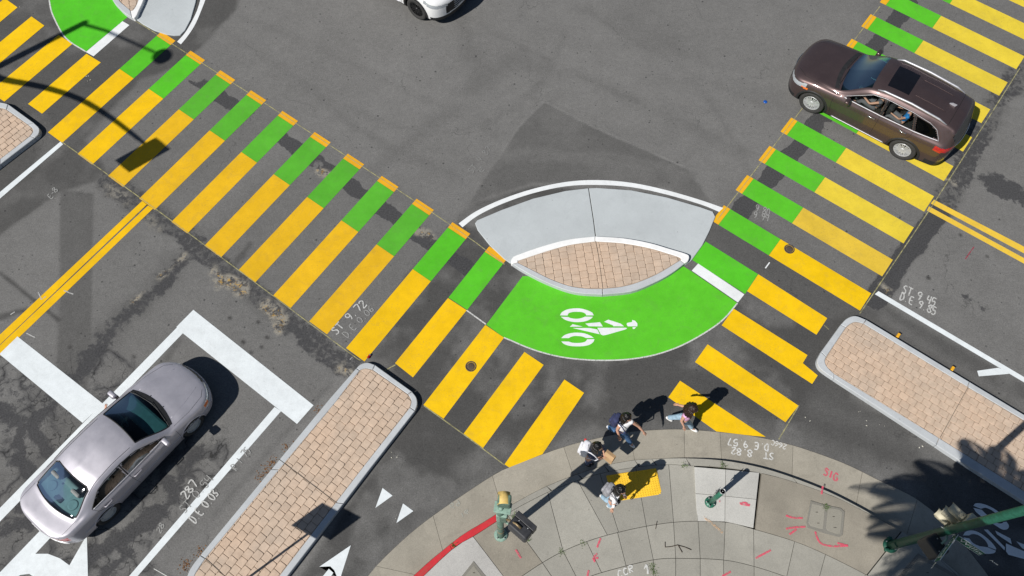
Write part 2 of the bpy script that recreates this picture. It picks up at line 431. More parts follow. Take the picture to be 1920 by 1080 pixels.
# freshly laid, darker asphalt round the islands
new_bottom = m_poly([(880, 382), (760, 520), (655, 668), (700, 690), (785, 760), (560, 1080), (520, 1200), (2000, 1200), (2000, 880), (1640, 590), (1345, 398), (1250, 360), (1000, 350)], 0.10)
dark(new_bottom, -0.56 + 0.40 * blot * (0.4 + N2))
new_tl = m_poly([(-200, -80), (470, -60), (440, 20), (395, 72), (335, 125), (262, 150), (160, 262), (205, 330), (112, 362), (-10, 450), (-200, 560)], 0.10)
dark(new_tl, -0.50 + 0.22 * blot * (0.4 + N2))
dark(m_poly([(1300, 470), (1340, 400), (1420, 420), (1560, 530), (1640, 575), (1560, 600), (1400, 560)], 0.15), -0.42 + 0.15 * blot)
dark(m_poly([(1640, 560), (1960, 740), (1960, 830), (1600, 600)], 0.15), -0.42 + 0.2 * blot)
dark(m_poly([(1530, 700), (1930, 960), (1900, 1010), (1700, 925), (1560, 860), (1480, 830)], 0.2), -0.50 + 0.3 * blot)
dark(m_line([(1540, 760), (1700, 830), (1800, 900)], 0.5, 0.3, 0.4) * 0.5, -0.25)
# triangular older patch
dark(m_poly([(1020, 190), (1112, 238), (1290, 316), (1345, 398), (1250, 352), (1000, 342), (880, 382), (932, 300), (972, 238)], 0.06, 0.08), -0.29 + 0.1 * blot)
dark(m_line([(1020, 190), (1112, 238), (1290, 316)], 0.035, 0.03) * 0.8, 0.3)
dark(m_line([(1020, 190), (972, 238), (932, 300)], 0.05, 0.04) * 0.7, 0.25)
# pale sweep either side of the patch, darker wheel paths
for l, w, v in [([(700, 300), (860, 180), (1010, 130), (1200, 190), (1420, 290)], 1.1, 0.10), ([(640, 250), (760, 130), (820, 60)], 1.5, 0.08),
                ([(690, 330), (800, 240), (905, 140), (860, 40)], 0.35, -0.16), ([(790, 250), (960, 110), (1110, 150), (1400, 290)], 0.4, -0.14),
                ([(880, 300), (1000, 285), (1120, 300), (1250, 320)], 0.25, -0.10), ([(850, 20), (1060, 130), (1420, 290)], 0.10, -0.16),
                ([(1180, 40), (1400, 160), (1520, 230)], 0.5, -0.10), ([(300, 440), (420, 360), (560, 250)], 0.6, 0.06)]:
    dark(m_line(l, w, w * 0.8, 0.3) * 0.8, v)
for l, w, v in [([(420, 60), (560, 150), (700, 260), (860, 330)], .22, -.12), ([(450, 30), (640, 110), (830, 200), (930, 260)], .2, -.10), ([(1200, 60), (1330, 190), (1410, 330)], .22, -.12), ([(1100, 20), (1280, 130), (1440, 200)], .18, -.12),
                ([(600, 180), (760, 240), (900, 235), (1010, 160), (1060, 60)], .16, -.10), ([(1000, 300), (1150, 290), (1300, 330)], .12, -.12), ([(640, 30), (700, 120), (820, 180), (980, 190)], .3, .07), ([(1050, 20), (1200, 110), (1480, 150)], .5, .08),
                ([(1660, 600), (1800, 690), (1920, 760)], .25, -.15), ([(1750, 560), (1920, 650)], .25, -.12), ([(1800, 420), (1930, 560)], .4, .08)]:
    dark(m_line(smooth_pl(l, 5), w, w * .7, .15) * .75, v)
# dark strip running up the left approach
dark(m_poly([(113, 356), (176, 362), (170, 640), (162, 760), (104, 740), (108, 560)], 0.04, 0.03), -0.34)
dark(m_poly([(-20, 455), (112, 362), (112, 560), (104, 740), (-30, 700)], 0.06, 0.05) * 0.7, -0.02)
# sealed trenches beside both crossings
def add_tar(m):
    global tar
    tar = np.maximum(tar, m)
def trench(l, w, v=-0.62, cut=0.5, hard=0.05):
    m = m_line(l, w, hard, 0.22) * sstep((N1 - cut + 0.18) * 6)
    add_tar(m * .85)
trench([(352, 140), (520, 255), (690, 372), (800, 452), (900, 520)], 0.42, -0.60, 0.42)
trench([(1705, 5), (1600, 145), (1500, 270), (1390, 395)], 0.50, -0.62, 0.36)
m = m_line([(205, 338), (330, 430), (430, 510), (520, 585), (655, 690)], 0.66, 0.12, 0.3); dark(m, -0.30 + 0.15 * blot); add_tar(m * (.35 + .4 * N1))
m = m_line([(1760, 400), (1700, 475), (1655, 540), (1640, 560)], 0.55, 0.08, 0.15); dark(m, -0.35); add_tar(m * .85)
m = m_line([(1925, 110), (1870, 190), (1815, 290), (1765, 390)], 0.75, 0.15, 0.3); dark(m, -0.25 + 0.2 * blot); add_tar(m * (.3 + .5 * N1))
add_tar(m_poly([(1830, 325), (1870, 322), (1935, 362), (1930, 392), (1860, 366)], 0.20, 0.25) * .8)
add_tar(m_line([(1805, 553), (1845, 578)], 0.22, 0.2, 0.25) * .7)
dark(m_line([(1770, 385), (1705, 460), (1680, 530)], 0.06, 0.05, 0.05), 0.05)
for a, b in [((402, 508), (412, 525)), ((430, 525), (450, 548)), ((500, 575), (530, 600)), ((205, 350), (240, 372)), ((260, 400), (300, 425))]:
    mm = m_line([a, b], 0.24, 0.2, 0.35); res = np.maximum(res, mm * (.95 if a[0] > 390 else 0.3))
for a, b, w in [((255, 560), (270, 545), 0.10), ((300, 520), (345, 480), 0.12), ((505, 600), (525, 618), 0.12), ((780, 430), (815, 445), 0.12), ((600, 320), (640, 345), 0.12), ((1770, 330), (1790, 345), 0.2), ((1655, 535), (1662, 545), 0.12), ((640, 690), (660, 700), 0.2)]:
    res = np.maximum(res, .6 * m_line([a, b], w, 0.12, 0.3))
# scorched / oily smears
dark(m_line([(335, 490), (300, 535), (240, 590), (190, 640), (160, 665)], 0.5, 0.35, 0.4), -0.35)
add_tar(m_line([(335, 490), (300, 535), (240, 590), (190, 640), (160, 668)], 0.46, 0.4, 0.3) * .75)
add_tar(m_line([(345, 492), (300, 545)], 0.30, 0.2, 0.2) * .8)
dark(m_line([(468, 458), (420, 525)], 0.16, 0.08, 0.15) * 0.9, -0.5)
dark(m_line([(335, 640), (300, 690), (270, 720)], 0.20, 0.08, 0.15) * 0.7, -0.4)
dark(m_line([(165, 665), (120, 700), (60, 760)], 0.5, 0.3, 0.4) * 0.6, -0.4)
dark(m_line([(0, 512), (50, 552), (110, 600)], 0.09, 0.05, 0.05), -0.6)
dark(m_line([(-10, 600), (30, 585), (70, 580)], 0.12, 0.08, 0.1), -0.5)
for p in [(483, 603), (500, 632), (470, 660), (430, 595), (490, 650), (455, 640), (250, 668), (178, 690), (130, 650), (1850, 480), (1800, 440), (1740, 520), (1700, 470)]:
    dark(m_line([p, (p[0] + 2, p[1] + 2)], 0.07, 0.04, 0.05), -0.75)
# broken asphalt bottom left, with sealed cracks
ck = m_poly([(-60, 660), (120, 690), (190, 640), (250, 700), (420, 830), (430, 900), (330, 960), (260, 1100), (-60, 1150)], 0.5, 0.6)
crk = np.maximum(crk, ck)
dark(ck * sstep((N1 - 0.44) * 5), -0.26); add_tar(ck * .42 * sstep((N3 - .45) * 5))
for l in [[(0, 760), (40, 800), (30, 860), (70, 900), (40, 950)], [(330, 850), (300, 885), (340, 920), (300, 960), (250, 990)], [(380, 840), (350, 870), (330, 920)],
          [(170, 1040), (230, 1010), (280, 985)], [(0, 1000), (60, 975), (90, 960)], [(200, 1075), (240, 1040), (215, 1010)], [(95, 760), (60, 800), (85, 850)], [(120, 720), (150, 700), (200, 640)]]:
    add_tar(m_line(l, 0.34, 0.25, 0.3) * .9)
# dusty gutter beside the left island and the bottom kerb
dark(m_line([(645, 720), (520, 868), (420, 990), (350, 1080)], 0.5, 0.3, 0.25) * 0.75, 0.10)
dark(m_line([(620, 720), (500, 850), (400, 970)], 0.12, 0.1, 0.1) * 0.6, -0.35)
dark(m_line([(690, 1075), (840, 940), (955, 872), (1100, 820), (1270, 798), (1420, 812), (1600, 868), (1720, 925)], 0.5, 0.4, 0.5) * 0.6, 0.0)
for l in [[(1060, 835), (1110, 800)], [(1650, 905), (1700, 925)], [(560, 1075), (600, 1030)], [(870, 880), (930, 840)]]:
    dark(m_line(l, 0.3, 0.3, 0.4) * 0.5, 0.15)

verts = np.stack([gx, gy, np.zeros_like(gx)], 1).astype(np.float32)
ii = (np.arange(ny - 1)[:, None] * nx + np.arange(nx - 1)[None, :]).ravel()
quads = np.stack([ii, ii + 1, ii + nx + 1, ii + nx], 1).astype(np.int32)
me = bpy.data.meshes.new('road'); me.vertices.add(len(verts)); me.vertices.foreach_set('co', verts.ravel())
me.loops.add(quads.size); me.loops.foreach_set('vertex_index', quads.ravel())
me.polygons.add(len(quads)); me.polygons.foreach_set('loop_start', np.arange(0, quads.size, 4, dtype=np.int32))
me.update(calc_edges=True)
ca = me.attributes.new('wear', 'FLOAT_COLOR', 'POINT')
ca.data.foreach_set('color', np.stack([tone, crk, res, np.ones_like(tone)], 1).astype(np.float32).ravel())
ta_ = me.attributes.new('tar', 'FLOAT', 'POINT'); ta_.data.foreach_set('value', tar.astype(np.float32))
me.materials.append(M_ASPH)
road = link(bpy.data.objects.new('road', me)); tag(road, kind='structure')

# ================================================================== PAINTED MARKINGS (children of the road)
ZP = 0.004
MK = [0]
def mark(name, px, mat, z=ZP, color=None, parent=road):
    MK[0] += 1; z = z + .0003 * (MK[0] % 9)
    o = sheet(name, GP(px), z, mat, parent)
    if color: o.color = (*color, 1)
    return o
def quad_u(o0, du, dv, a0, a1, b0, b1):      # parallelogram pieces in ground coordinates
    return [o0 + du * a0 + dv * b0, o0 + du * a1 + dv * b0, o0 + du * a1 + dv * b1, o0 + du * a0 + dv * b1]
A_T0, A_B0, A_S = np.array(G(302.7, 59.3)), np.array(G(90, 248.3)), None
A_S = (G(848.3, 416.7) - A_T0) / 9.0
def wsheet(name, poly, mat, z=ZP, color=None, parent=road):
    o = sheet(name, poly, z, mat, parent)
    if color: o.color = (*color, 1)
    return o
WF = 0.485
rj = random.Random(3)
for i in range(11):
    t0 = A_T0 + A_S * i; b0 = A_B0 + (G(649, 652.7) - A_B0) / 9.0 * i
    d = b0 - t0; L = np.hypot(*d); d = d / L
    w = A_S * WF
    cap, gr = 0.20, 1.70
    old = 2 <= i <= 8
    sh = (0.94 + rj.random() * .06) if not old else (0.86 + rj.random() * 0.06)
    cy = (sh * (1 if not old else .99), sh * (0.98 if not old else 0.94), 1 if not old else 2.5)
    st = wsheet('crosswalk_stripe', [t0 + d * (gr), t0 + d * gr + w, t0 + d * L + w, t0 + d * L] if i < 10 else
                GP([(840, 559), (875, 581.7), (774.3, 707.7), (740.7, 681)]), M_YEL, color=cy)
    g = sh if not old else sh * 0.92
    wsheet('green_block', [t0 + d * cap, t0 + d * cap + w, t0 + d * (gr - .004) + w, t0 + d * (gr - .004)] if i < 10 else [t0 + d * cap, t0 + d * cap + w, G(876, 581), G(841, 558)], M_GRN, color=(g * (1.05 if not old else 1.3), g * (1 if i in (0, 10) else 1.0), g + (0.6 if old else 0)), parent=st)
    wsheet('end_block', [t0, t0 + w, t0 + d * (cap - .004) + w, t0 + d * (cap - .004)], M_ORG, color=(1, 1, 1), parent=st)
for px in [[(910, 609.3), (945, 633.3), (831.7, 785), (794, 759.3)], [(983.3, 660), (1019.3, 684.3), (905.7, 840), (869.3, 813.3)],
           [(1058.3, 711.7), (1095, 736.7), (1017, 851.7), (955, 876.7), (946, 870.7)],
           [(162.3, 101), (189, 117.3), (79, 213.3), (52.7, 195)], [(110, 65.7), (136, 82.3), (8.3, 190.7), (-20, 172)],
           [(59, 31), (83.3, 48.3), (-52, 162), (-80, 145)], [(9, -3), (33, 14), (-60, 92), (-85, 75)], [(-40, -35), (-15, -18), (-100, 55), (-125, 38)]]:
    mark('crosswalk_stripe', px, M_YEL)
B_L, B_R = {1: (1632.3, 26.7), 8: (1357.3, 385)}, {0: (1905.3, 130), 8: (1612.3, 582.7)}
B_S = (G(*B_L[8]) - G(*B_L[1])) / 7; B_L0 = G(*B_L[1]) - B_S
B_SR = (G(*B_R[8]) - G(*B_R[0])) / 8; B_R0 = G(*B_R[0])
for i in range(-3, 9):
    l0 = B_L0 + B_S * i; r0 = B_R0 + B_SR * i - B_SR * 0.5      # r0: upper right corner
    d = r0 - l0; L = np.hypot(*d); d /= L; w = B_S * 0.5
    cap, gr = 0.20, 1.72
    sh = 0.93 + rj.random() * .07
    bl = 1.0 if i == 8 else 9.0
    st = wsheet('crosswalk_stripe', [l0 + d * gr, l0 + d * L, l0 + d * L + w, l0 + d * gr + w], M_YEL, color=(sh * (.97 if i == 8 else .89), sh * (0.99 if i == 8 else 1.10 if i != 7 else .98), bl))
    wsheet('green_block', [l0 + d * cap, l0 + d * (gr - .004), l0 + d * (gr - .004) + w, l0 + d * cap + w], M_GRN, color=(1.1, .97, 1.1), parent=st)
    wsheet('end_block', [l0, l0 + d * (cap - .004), l0 + d * (cap - .004) + w, l0 + w], M_ORG, color=(1.05, 1.12, 1), parent=st)
st = mark('crosswalk_stripe', [(1421.7, 514.3), (1551, 596.7), (1530.7, 627.7), (1400.7, 546)], M_YEL)
mark('green_block', [(1323, 453), (1421, 514), (1397, 551), (1297, 487)], M_GRN, parent=st)
for px in [[(1375.7, 579), (1514, 666), (1505, 681), (1533, 704), (1522.7, 720), (1353, 610)], [(1326.7, 645.7), (1497, 760.7), (1472.7, 791.7), (1303, 679)],
           [(1275, 714), (1435.7, 819.3), (1400, 816), (1343, 809), (1253, 745)]]:
    mark('crosswalk_stripe', px, M_YEL)
def pline(name, px, w, mat, z=ZP, color=None):
    o = strip_obj(name, GP(px), w, z, mat, road)
    if color: o.color = (*color, 1)
    return o
for l in [[(252.7, 39), (300, 68), (590, 254), (848, 424), (946, 496)], [(116, 266), (200, 326), (300, 398), (460, 516), (650, 658), (676, 676)], [(708, 702), (742, 684)], [(795, 761), (870, 815), (946, 872)],
          [(1650, 12), (1560, 130), (1446, 280), (1345, 412)], [(1912, 128), (1850, 226), (1745, 390), (1612, 588)], [(1498, 760), (1460, 824)], [(1545, 610), (1554, 618)]]:
    pline('layout_line', smooth_pl(l, 3), 0.026, M_STRING, ZP + 0.0042)
pline('joint_line', [(875, 582), (911, 608)], 0.035, M_CHALK); pline('joint_line', [(1443, 492), (1435, 503)], 0.03, M_WHT)
# white lines and bars
for nm, px in [('edge_line', [(113.5, 265.7), (118.5, 270.7), (-40, 407), (-50, 402)]),
               ('stop_bar', [(33, 631), (193, 757), (155, 793), (-1, 664)]),
               ('lane_line', [(333, 613), (343, 625), (-60, 1040), (-70, 1024)]),
               ('stop_bar', [(362.7, 581), (588, 760), (557, 795), (343, 625), (331, 613)]),
               ('lane_line', [(515, 763), (527, 771), (180, 1170), (165, 1170)]),
               ('yield_triangle', [(717.3, 915), (736, 929.3), (704, 952.3)]), ('yield_triangle', [(755.7, 944), (775, 958.3), (743.3, 980.7)]),
               ('arrow_head', [(657.8, 1022.5), (598.8, 1062.8), (619.4, 1061.9), (627, 1069.4), (632, 1082), (626, 1110), (634, 1110), (640, 1078)]),
               ('arrow_stem', [(616.6, 1066.6), (625, 1074), (590, 1130), (575, 1118)]),
               ('turn_arrow', [(-40, 1115), (77.8, 992.5), (120, 960), (140, 968), (95.6, 1007.5), (66.6, 1038.4), (90, 1038.4), (112.5, 1047), (130.3, 1060), (163, 1003), (165, 1080), (165, 1130), (85, 1110), (70, 1086), (55, 1076), (38, 1078), (20, 1092)]),
               ('lane_line', [(1640, 551.7), (1647, 546), (1930, 713), (1930, 723)]), ('line_spur', [(1832, 695.4), (1871.5, 689.7), (1880, 693), (1892, 701), (1835, 705.8)])]:
    mark(nm, px, M_WHT, color=(0.94, 0.97, 0.985))
for px in [[(266.7, 377), (275.5, 383.5), (-30, 675), (-30, 656)], [(277.5, 385.5), (287, 391), (-30, 696), (-30, 676)]]:
    mark('center_line', px, M_DYEL)
for px in [[(1751, 374.5), (1745, 381.7), (1940, 486), (1940, 473)], [(1741.7, 387), (1738, 395), (1940, 505.5), (1940, 495)]]:
    mark('center_line', px, M_DYEL, color=(.98, 1.10, 9))
# white arcs outside the two mountable aprons
LZ = lambda p: zm(p, 860, 330, 3.085)
TZ = lambda p: zm(p, 0, 0, 4.5)
mark('edge_arc', smooth_pl(LZ([(0, 275), (100, 205), (250, 135), (430, 75), (620, 35), (800, 24), (1000, 40), (1200, 82), (1400, 140), (1530, 185)]), 4) +
     smooth_pl(LZ([(1506, 208), (1400, 165), (1200, 107), (1000, 65), (800, 52), (620, 60), (430, 100), (250, 162), (110, 230), (22, 297)]), 4), M_WHT)
mark('edge_arc', smooth_pl(TZ([(1760, -220), (1750, -60), (1690, 110), (1640, 220), (1580, 310), (1527, 375)]), 4) + smooth_pl(TZ([(1495, 352), (1560, 280), (1620, 180), (1670, 70), (1702, -60), (1712, -220)]), 4), M_WHT)
# green bike lane round the central island, with its white bar and rider symbol
GREEN = LZ([(370, 580), (160, 860)]) + smooth_pl(LZ([(262, 935), (420, 1000), (560, 1040), (700, 1060), (850, 1066), (1000, 1058), (1150, 1030), (1300, 975), (1450, 890), (1540, 820), (1612, 735)]), 3) + \
    LZ([(1350, 555), (1305, 525), (1200, 500), (830, 600), (500, 580)])
lane = mark('bike_lane', GREEN, M_GRN, color=(1.16, 1.03, 1.1))
o = strip_obj('lane_edge', smooth_pl(GP(LZ([(262, 935), (420, 1001), (560, 1041), (700, 1061), (850, 1067), (1000, 1059), (1150, 1031), (1300, 976), (1450, 891), (1540, 821), (1612, 736)])), 4), 0.035, ZP + .0042, M_CHALK, lane)
mark('white_bar', LZ([(1385, 507), (1348, 548), (1615, 732), (1652, 685)]), M_WHT)
lane2 = mark('bike_lane', smooth_pl(TZ([(425, -200), (412, -60), (430, 80), (470, 180), (530, 290), (600, 360), (725, 437)]), 3) + TZ([(1080, 142), (1030, 60), (1000, 0), (1000, -200)]), M_GRN, color=(.95, .98, 1.0))
strip_obj('lane_edge', smooth_pl(GP(TZ([(425, -200), (412, -60), (430, 80), (470, 180), (530, 290), (600, 360), (725, 437)])), 4), 0.04, ZP + .0042, M_CHALK, lane2)
mark('white_bar', TZ([(1035, 180), (1092, 213), (790, 476), (725, 440)]), M_WHT)
BZ = lambda p: zm(p, 1040, 560, 9.817)
def half_ring(name, outer, inner, parent, f=BZ, mat=M_WHT, z=ZP * 2.3):
    return sheet(name, GP(smooth_pl(f(outer), 4) + smooth_pl(f(inner[::-1]), 4)), z, mat, parent)
sym = [('wheel_mark', [(98, 310), (130, 255), (220, 205), (340, 183), (470, 183), (600, 215), (690, 260), (718, 310)], [(236, 312), (260, 270), (330, 248), (420, 244), (500, 250), (560, 275), (582, 310)]),
       ('wheel_mark', [(112, 335), (190, 390), (290, 422), (400, 434), (530, 425), (640, 390), (707, 335)], [(250, 340), (290, 358), (360, 370), (420, 372), (490, 360), (560, 333)]),
       ('wheel_mark', [(120, 728), (180, 675), (280, 640), (400, 627), (540, 640), (650, 680), (720, 724)], [(260, 728), (300, 705), (360, 690), (430, 690), (510, 700), (575, 726)]),
       ('wheel_mark', [(122, 790), (170, 835), (270, 870), (400, 880), (530, 875), (640, 850), (710, 800), (732, 748)], [(262, 792), (320, 812), (400, 818), (480, 815), (560, 795), (600, 750)])]
for nm, o_, i_ in sym: half_ring(nm, o_, i_, lane)
for nm, px in [('limb_mark', [(278, 520), (330, 472), (520, 517)]), ('limb_mark', [(563, 460), (835, 435), (886, 515), (625, 510)]), ('limb_mark', [(910, 428), (985, 388), (1215, 462), (1275, 512), (1080, 510), (1070, 492)]),
               ('body_mark', [(325, 542), (640, 542), (785, 570), (828, 658)]), ('body_mark', [(785, 538), (1315, 537), (1332, 550), (1300, 570), (940, 672), (890, 678), (850, 662)]),
               ('helmet_mark', [(1330, 450), (1425, 430), (1425, 395), (1480, 410), (1522, 460), (1520, 512), (1345, 512), (1325, 480)]), ('helmet_mark', [(1430, 530), (1498, 524), (1470, 558), (1440, 560)])]:
    sheet(nm, GP(BZ(px)), ZP * 2.3, M_WHT, lane)
# second rider symbol in the lane beyond the right island
RZ = lambda p: zm(p, 1620, 880, 5.4)
for nm, o_, i_ in [('wheel_mark', [(1105, 370), (1130, 345), (1200, 350), (1290, 385), (1370, 440), (1390, 470)], [(1180, 400), (1230, 390), (1290, 415), (1340, 455), (1350, 475)]),
                   ('wheel_mark', [(1105, 390), (1140, 440), (1220, 500), (1330, 570), (1400, 610), (1450, 605), (1465, 570), (1440, 530)], [(1190, 410), (1230, 450), (1290, 500), (1350, 545), (1400, 545), (1405, 535)]),
                   ('wheel_mark', [(1000, 670), (1030, 630), (1100, 620), (1180, 650), (1270, 720), (1330, 790), (1335, 815)], [(1060, 670), (1100, 655), (1160, 670), (1220, 715), (1250, 760), (1255, 785)]),
                   ('wheel_mark', [(1005, 690), (1050, 760), (1130, 820), (1230, 855), (1310, 850), (1335, 825)], [(1065, 700), (1100, 745), (1160, 775), (1220, 785), (1250, 790)])]:
    half_ring(nm, o_, i_, road, RZ)
for nm, px in [('limb_mark', [(1210, 610), (1250, 610), (1425, 790), (1420, 820)]), ('limb_mark', [(1325, 620), (1480, 700), (1495, 760), (1345, 660)]), ('body_mark', [(1435, 750), (1640, 840), (1690, 900), (1660, 920), (1460, 865), (1435, 830)]), ('limb_mark', [(1540, 730), (1700, 790), (1700, 850), (1600, 800)])]:
    sheet(nm, GP(RZ(px)), ZP * 2.3, M_WHT, road)

# ------------------------------------------------------------------ hand-written survey marks
GL = {'0': [[(.3, 1), (.05, .7), (.05, .3), (.3, 0), (.55, .3), (.55, .7), (.3, 1)]], '1': [[(.3, 1), (.3, 0)]],
      '2': [[(.05, .8), (.3, 1), (.55, .75), (.05, 0), (.6, .02)]], '3': [[(.05, .9), (.4, 1), (.5, .75), (.2, .55), (.55, .3), (.35, 0), (.02, .1)]],
      '4': [[(.1, 1), (.05, .5), (.55, .5)], [(.5, 1), (.5, 0)]], '5': [[(.55, 1), (.1, 1), (.08, .55), (.4, .6), (.55, .3), (.3, 0), (.02, .08)]],
      '6': [[(.5, 1), (.1, .5), (.1, .15), (.35, 0), (.55, .2), (.4, .45), (.1, .35)]], '7': [[(.05, 1), (.6, 1), (.25, 0)]],
      '8': [[(.3, .55), (.05, .8), (.3, 1), (.55, .8), (.3, .55), (.02, .25), (.3, 0), (.6, .25), (.3, .55)]], '9': [[(.55, .6), (.3, .5), (.08, .75), (.3, 1), (.55, .85), (.5, .3), (.35, 0)]],
      'S': [[(.6, .9), (.25, 1), (.08, .75), (.5, .4), (.4, .05), (.02, .08)]], 'T': [[(0, 1), (.65, 1)], [(.32, 1), (.3, 0)]],
      'D': [[(.1, 1), (.1, 0), (.45, .1), (.6, .5), (.4, .95), (.05, 1)]], 'E': [[(.55, 1), (.1, .95), (.1, .05), (.6, 0)], [(.1, .5), (.45, .52)]],
      'R': [[(.1, 0), (.1, 1), (.5, .9), (.45, .6), (.1, .5), (.55, 0)]], 'C': [[(.55, .85), (.25, 1), (.05, .5), (.25, 0), (.55, .15)]], '.': [[(.2, .04), (.28, .0)]], '-': [[(.1, .5), (.5, .5)]],
      'G': [[(.55, .85), (.25, 1), (.05, .5), (.25, 0), (.55, .1), (.55, .45), (.3, .45)]], 'I': [[(.3, 1), (.3, 0)]], 'O': [[(.3, 1), (.05, .5), (.3, 0), (.55, .5), (.3, 1)]]}
def scribble(name, text, p0, p1, hpx, mat, parent, z=ZP * 2.3, w=0.028, zg=0.0, sp=0.85):
    """chalk text from pixel p0 (start of baseline) to p1 (end of baseline), letter height hpx = pixel offset vector"""
    V, Fc = [], []; n = len(text)
    p0, p1, hv = np.array(p0, float), np.array(p1, float), np.array(hpx, float)
    rr = random.Random(text)
    for k, ch in enumerate(text):
        if ch == ' ': continue
        base = p0 + (p1 - p0) * (k / n); ad = (p1 - p0) / n * sp / 0.62
        for stroke in GL.get(ch, []):
            pts = [base + ad * (x + rr.uniform(-.03, .03)) + hv * (y + rr.uniform(-.04, .04)) for x, y in stroke]
            pts = [G(q[0], q[1], zg) for q in (smooth_pl(pts, 4) if len(pts) > 2 else pts)]
            Lr, Rr = ribbon_poly(pts, [w * rr.uniform(.8, 1.2) for _ in pts]); s = len(V); m = len(Lr)
            zk = zg + z + .0006 * (len(Fc) % 7) + .0005 * k
            V += [(q[0], q[1], zk + .0001 * i_) for i_, q in enumerate(Lr)] + [(q[0], q[1], zk + .0001 * i_) for i_, q in enumerate(Rr)]
            Fc += [(s + m + i, s + m + i + 1, s + i + 1, s + i) for i in range(m - 1)]
    return meshobj(name, V, Fc, mat, parent)
for a in [('ST 9.72', (631, 628), (690, 570), (-11, -9)), ('D.E 0.06', (650, 634), (703, 580), (-9, -8)), ('ST 9.45', (1690, 549), (1753, 576), (5, -14)), ('D.E 9.85', (1686, 561), (1754, 592), (4, -13)),
          ('9.80', (1415, 396), (1443, 406), (3, -13)), ('9.94', (1411, 408), (1441, 416), (3, -12)), ('287', (350, 936), (374, 906), (-13, -8)), ('ST 0.54', (347, 964), (402, 898), (-12, -10)), ('D.E 0.03', (366, 982), (412, 925), (-13, -10)),
          ('R 1.75', (443, 884), (472, 846), (-11, -9)), ('E-8', (97, 374), (110, 356), (-8, -6)), ('28', (301, 1000), (310, 984), (-8, -6)), ('ST 9.87', (886, 326), (923, 279), (-9, -6)), ('E', (903, 324), (911, 316), (-6, -5)), ('C', (655, 676), (660, 672), (3, -4))]:
    wdt = 0.031 if a[0] in ('287', 'D.E 0.03', 'ST 9.72', 'ST 9.45', 'D.E 9.85') else 0.024
    o = scribble('survey_mark', *a, M_CHALK, road, w=wdt)
    o.color = (.85, .85, .85, 1) if wdt > .03 else ((.5, .5, .5, 1) if a[0] not in ('ST 9.87', 'E') else (.36, .36, .36, 1))
pline('pink_line', [(1826, 463), (1818, 474), (1810, 486)], 0.03, M_PINK, color=(.5, .5, .5))
for l in [[(120, 545), (138, 552)], [(20, 590), (28, 585)], [(50, 625), (66, 633)], [(72, 548), (78, 562), (86, 556)]]: pline('survey_mark', l, 0.03, M_CHALK, ZP * 2, (.7, .7, .7))
# small things lying on or set into the road
def disc(name, px, r, mat, z1, parent=None, zb=0.0, n=20):
    c = G(*px)
    return lathe(name, [(0, z1), (r * .75, z1), (r * .8, z1 + .002), (r * .95, z1 + 0.002), (r, z1 - .002), (r, zb)], mat, parent, n, loc=(c[0], c[1], 0))
def cover(px, label):
    c = G(*px); t = empty('valve_cover', (c[0], c[1], 0)); tag(t, label, 'valve cover')
    lathe('rim', [(0.105, 0.002), (0.105, 0.011), (0.135, 0.011), (0.140, 0.002)], M_IRON, t, 24)
    lid = lathe('lid', [(0, 0.008), (0.095, 0.008), (0.100, 0.004)], M_IRON, t, 24)
    bm = bmesh.new()
    for k in (-1, 0, 1):
        add_box(bm, (0.045 * k, 0, 0.0085), (0.012, 0.12, 0.004))
    bmobj('ridge', bm, M_IRON, lid)
cover((883, 687), 'round rusty valve cover set in the yellow stripe below the green bike lane')
cover((1480, 467), 'round rusty valve cover set at the green end of a yellow crossing stripe')
M_BLUE = plain('blue_reflector', (0.01, 0.08, 0.35), 0.3, var=0.3, scale=40)
c = G(1435, 191); o = lathe('road_reflector', [(0, .022), (0.03, .022), (0.055, .012), (0.06, 0.001)], M_BLUE, None, 12, loc=(c[0], c[1], 0)); tag(o, 'small round blue reflector stuck on the open asphalt', 'reflector')
# ================================================================== KERBED ISLANDS
ZI = 0.15
def clip_convex(sub, clip):
    out = [np.array(p, float) for p in sub]; n = len(clip)
    for i in range(n):
        a, b = clip[i], clip[(i + 1) % n]; nn = np.array([-(b - a)[1], (b - a)[0]])
        inp, out = out, []
        if not inp: return []
        for k in range(len(inp)):
            p, q = inp[k - 1], inp[k]; dp, dq = (p - a) @ nn, (q - a) @ nn
            if dq >= 0:
                if dp < 0: out.append(p + (q - p) * dp / (dp - dq))
                out.append(q)
            elif dp >= 0: out.append(p + (q - p) * dp / (dp - dq))
    return out
def parea(P): return 0.5 * sum(P[i][0] * P[(i + 1) % len(P)][1] - P[(i + 1) % len(P)][0] * P[i][1] for i in range(len(P)))
def paver_geo(poly, z0, z1, bev):
    n = len(poly); c = np.mean(poly, 0); V, Fc = [], []
    ins = [p + (c - p) / (np.hypot(*(c - p)) + 1e-9) * bev * 1.3 for p in poly]
    V = [(p[0], p[1], z0) for p in poly] + [(p[0], p[1], z1 - bev * .8) for p in poly] + [(p[0], p[1], z1) for p in ins]
    for i in range(n):
        j = (i + 1) % n; Fc += [(i, j, n + j, n + i), (n + i, n + j, 2 * n + j, 2 * n + i)]
    Fc.append(tuple(range(2 * n, 3 * n)))
    return V, Fc
PV_MESH = {}
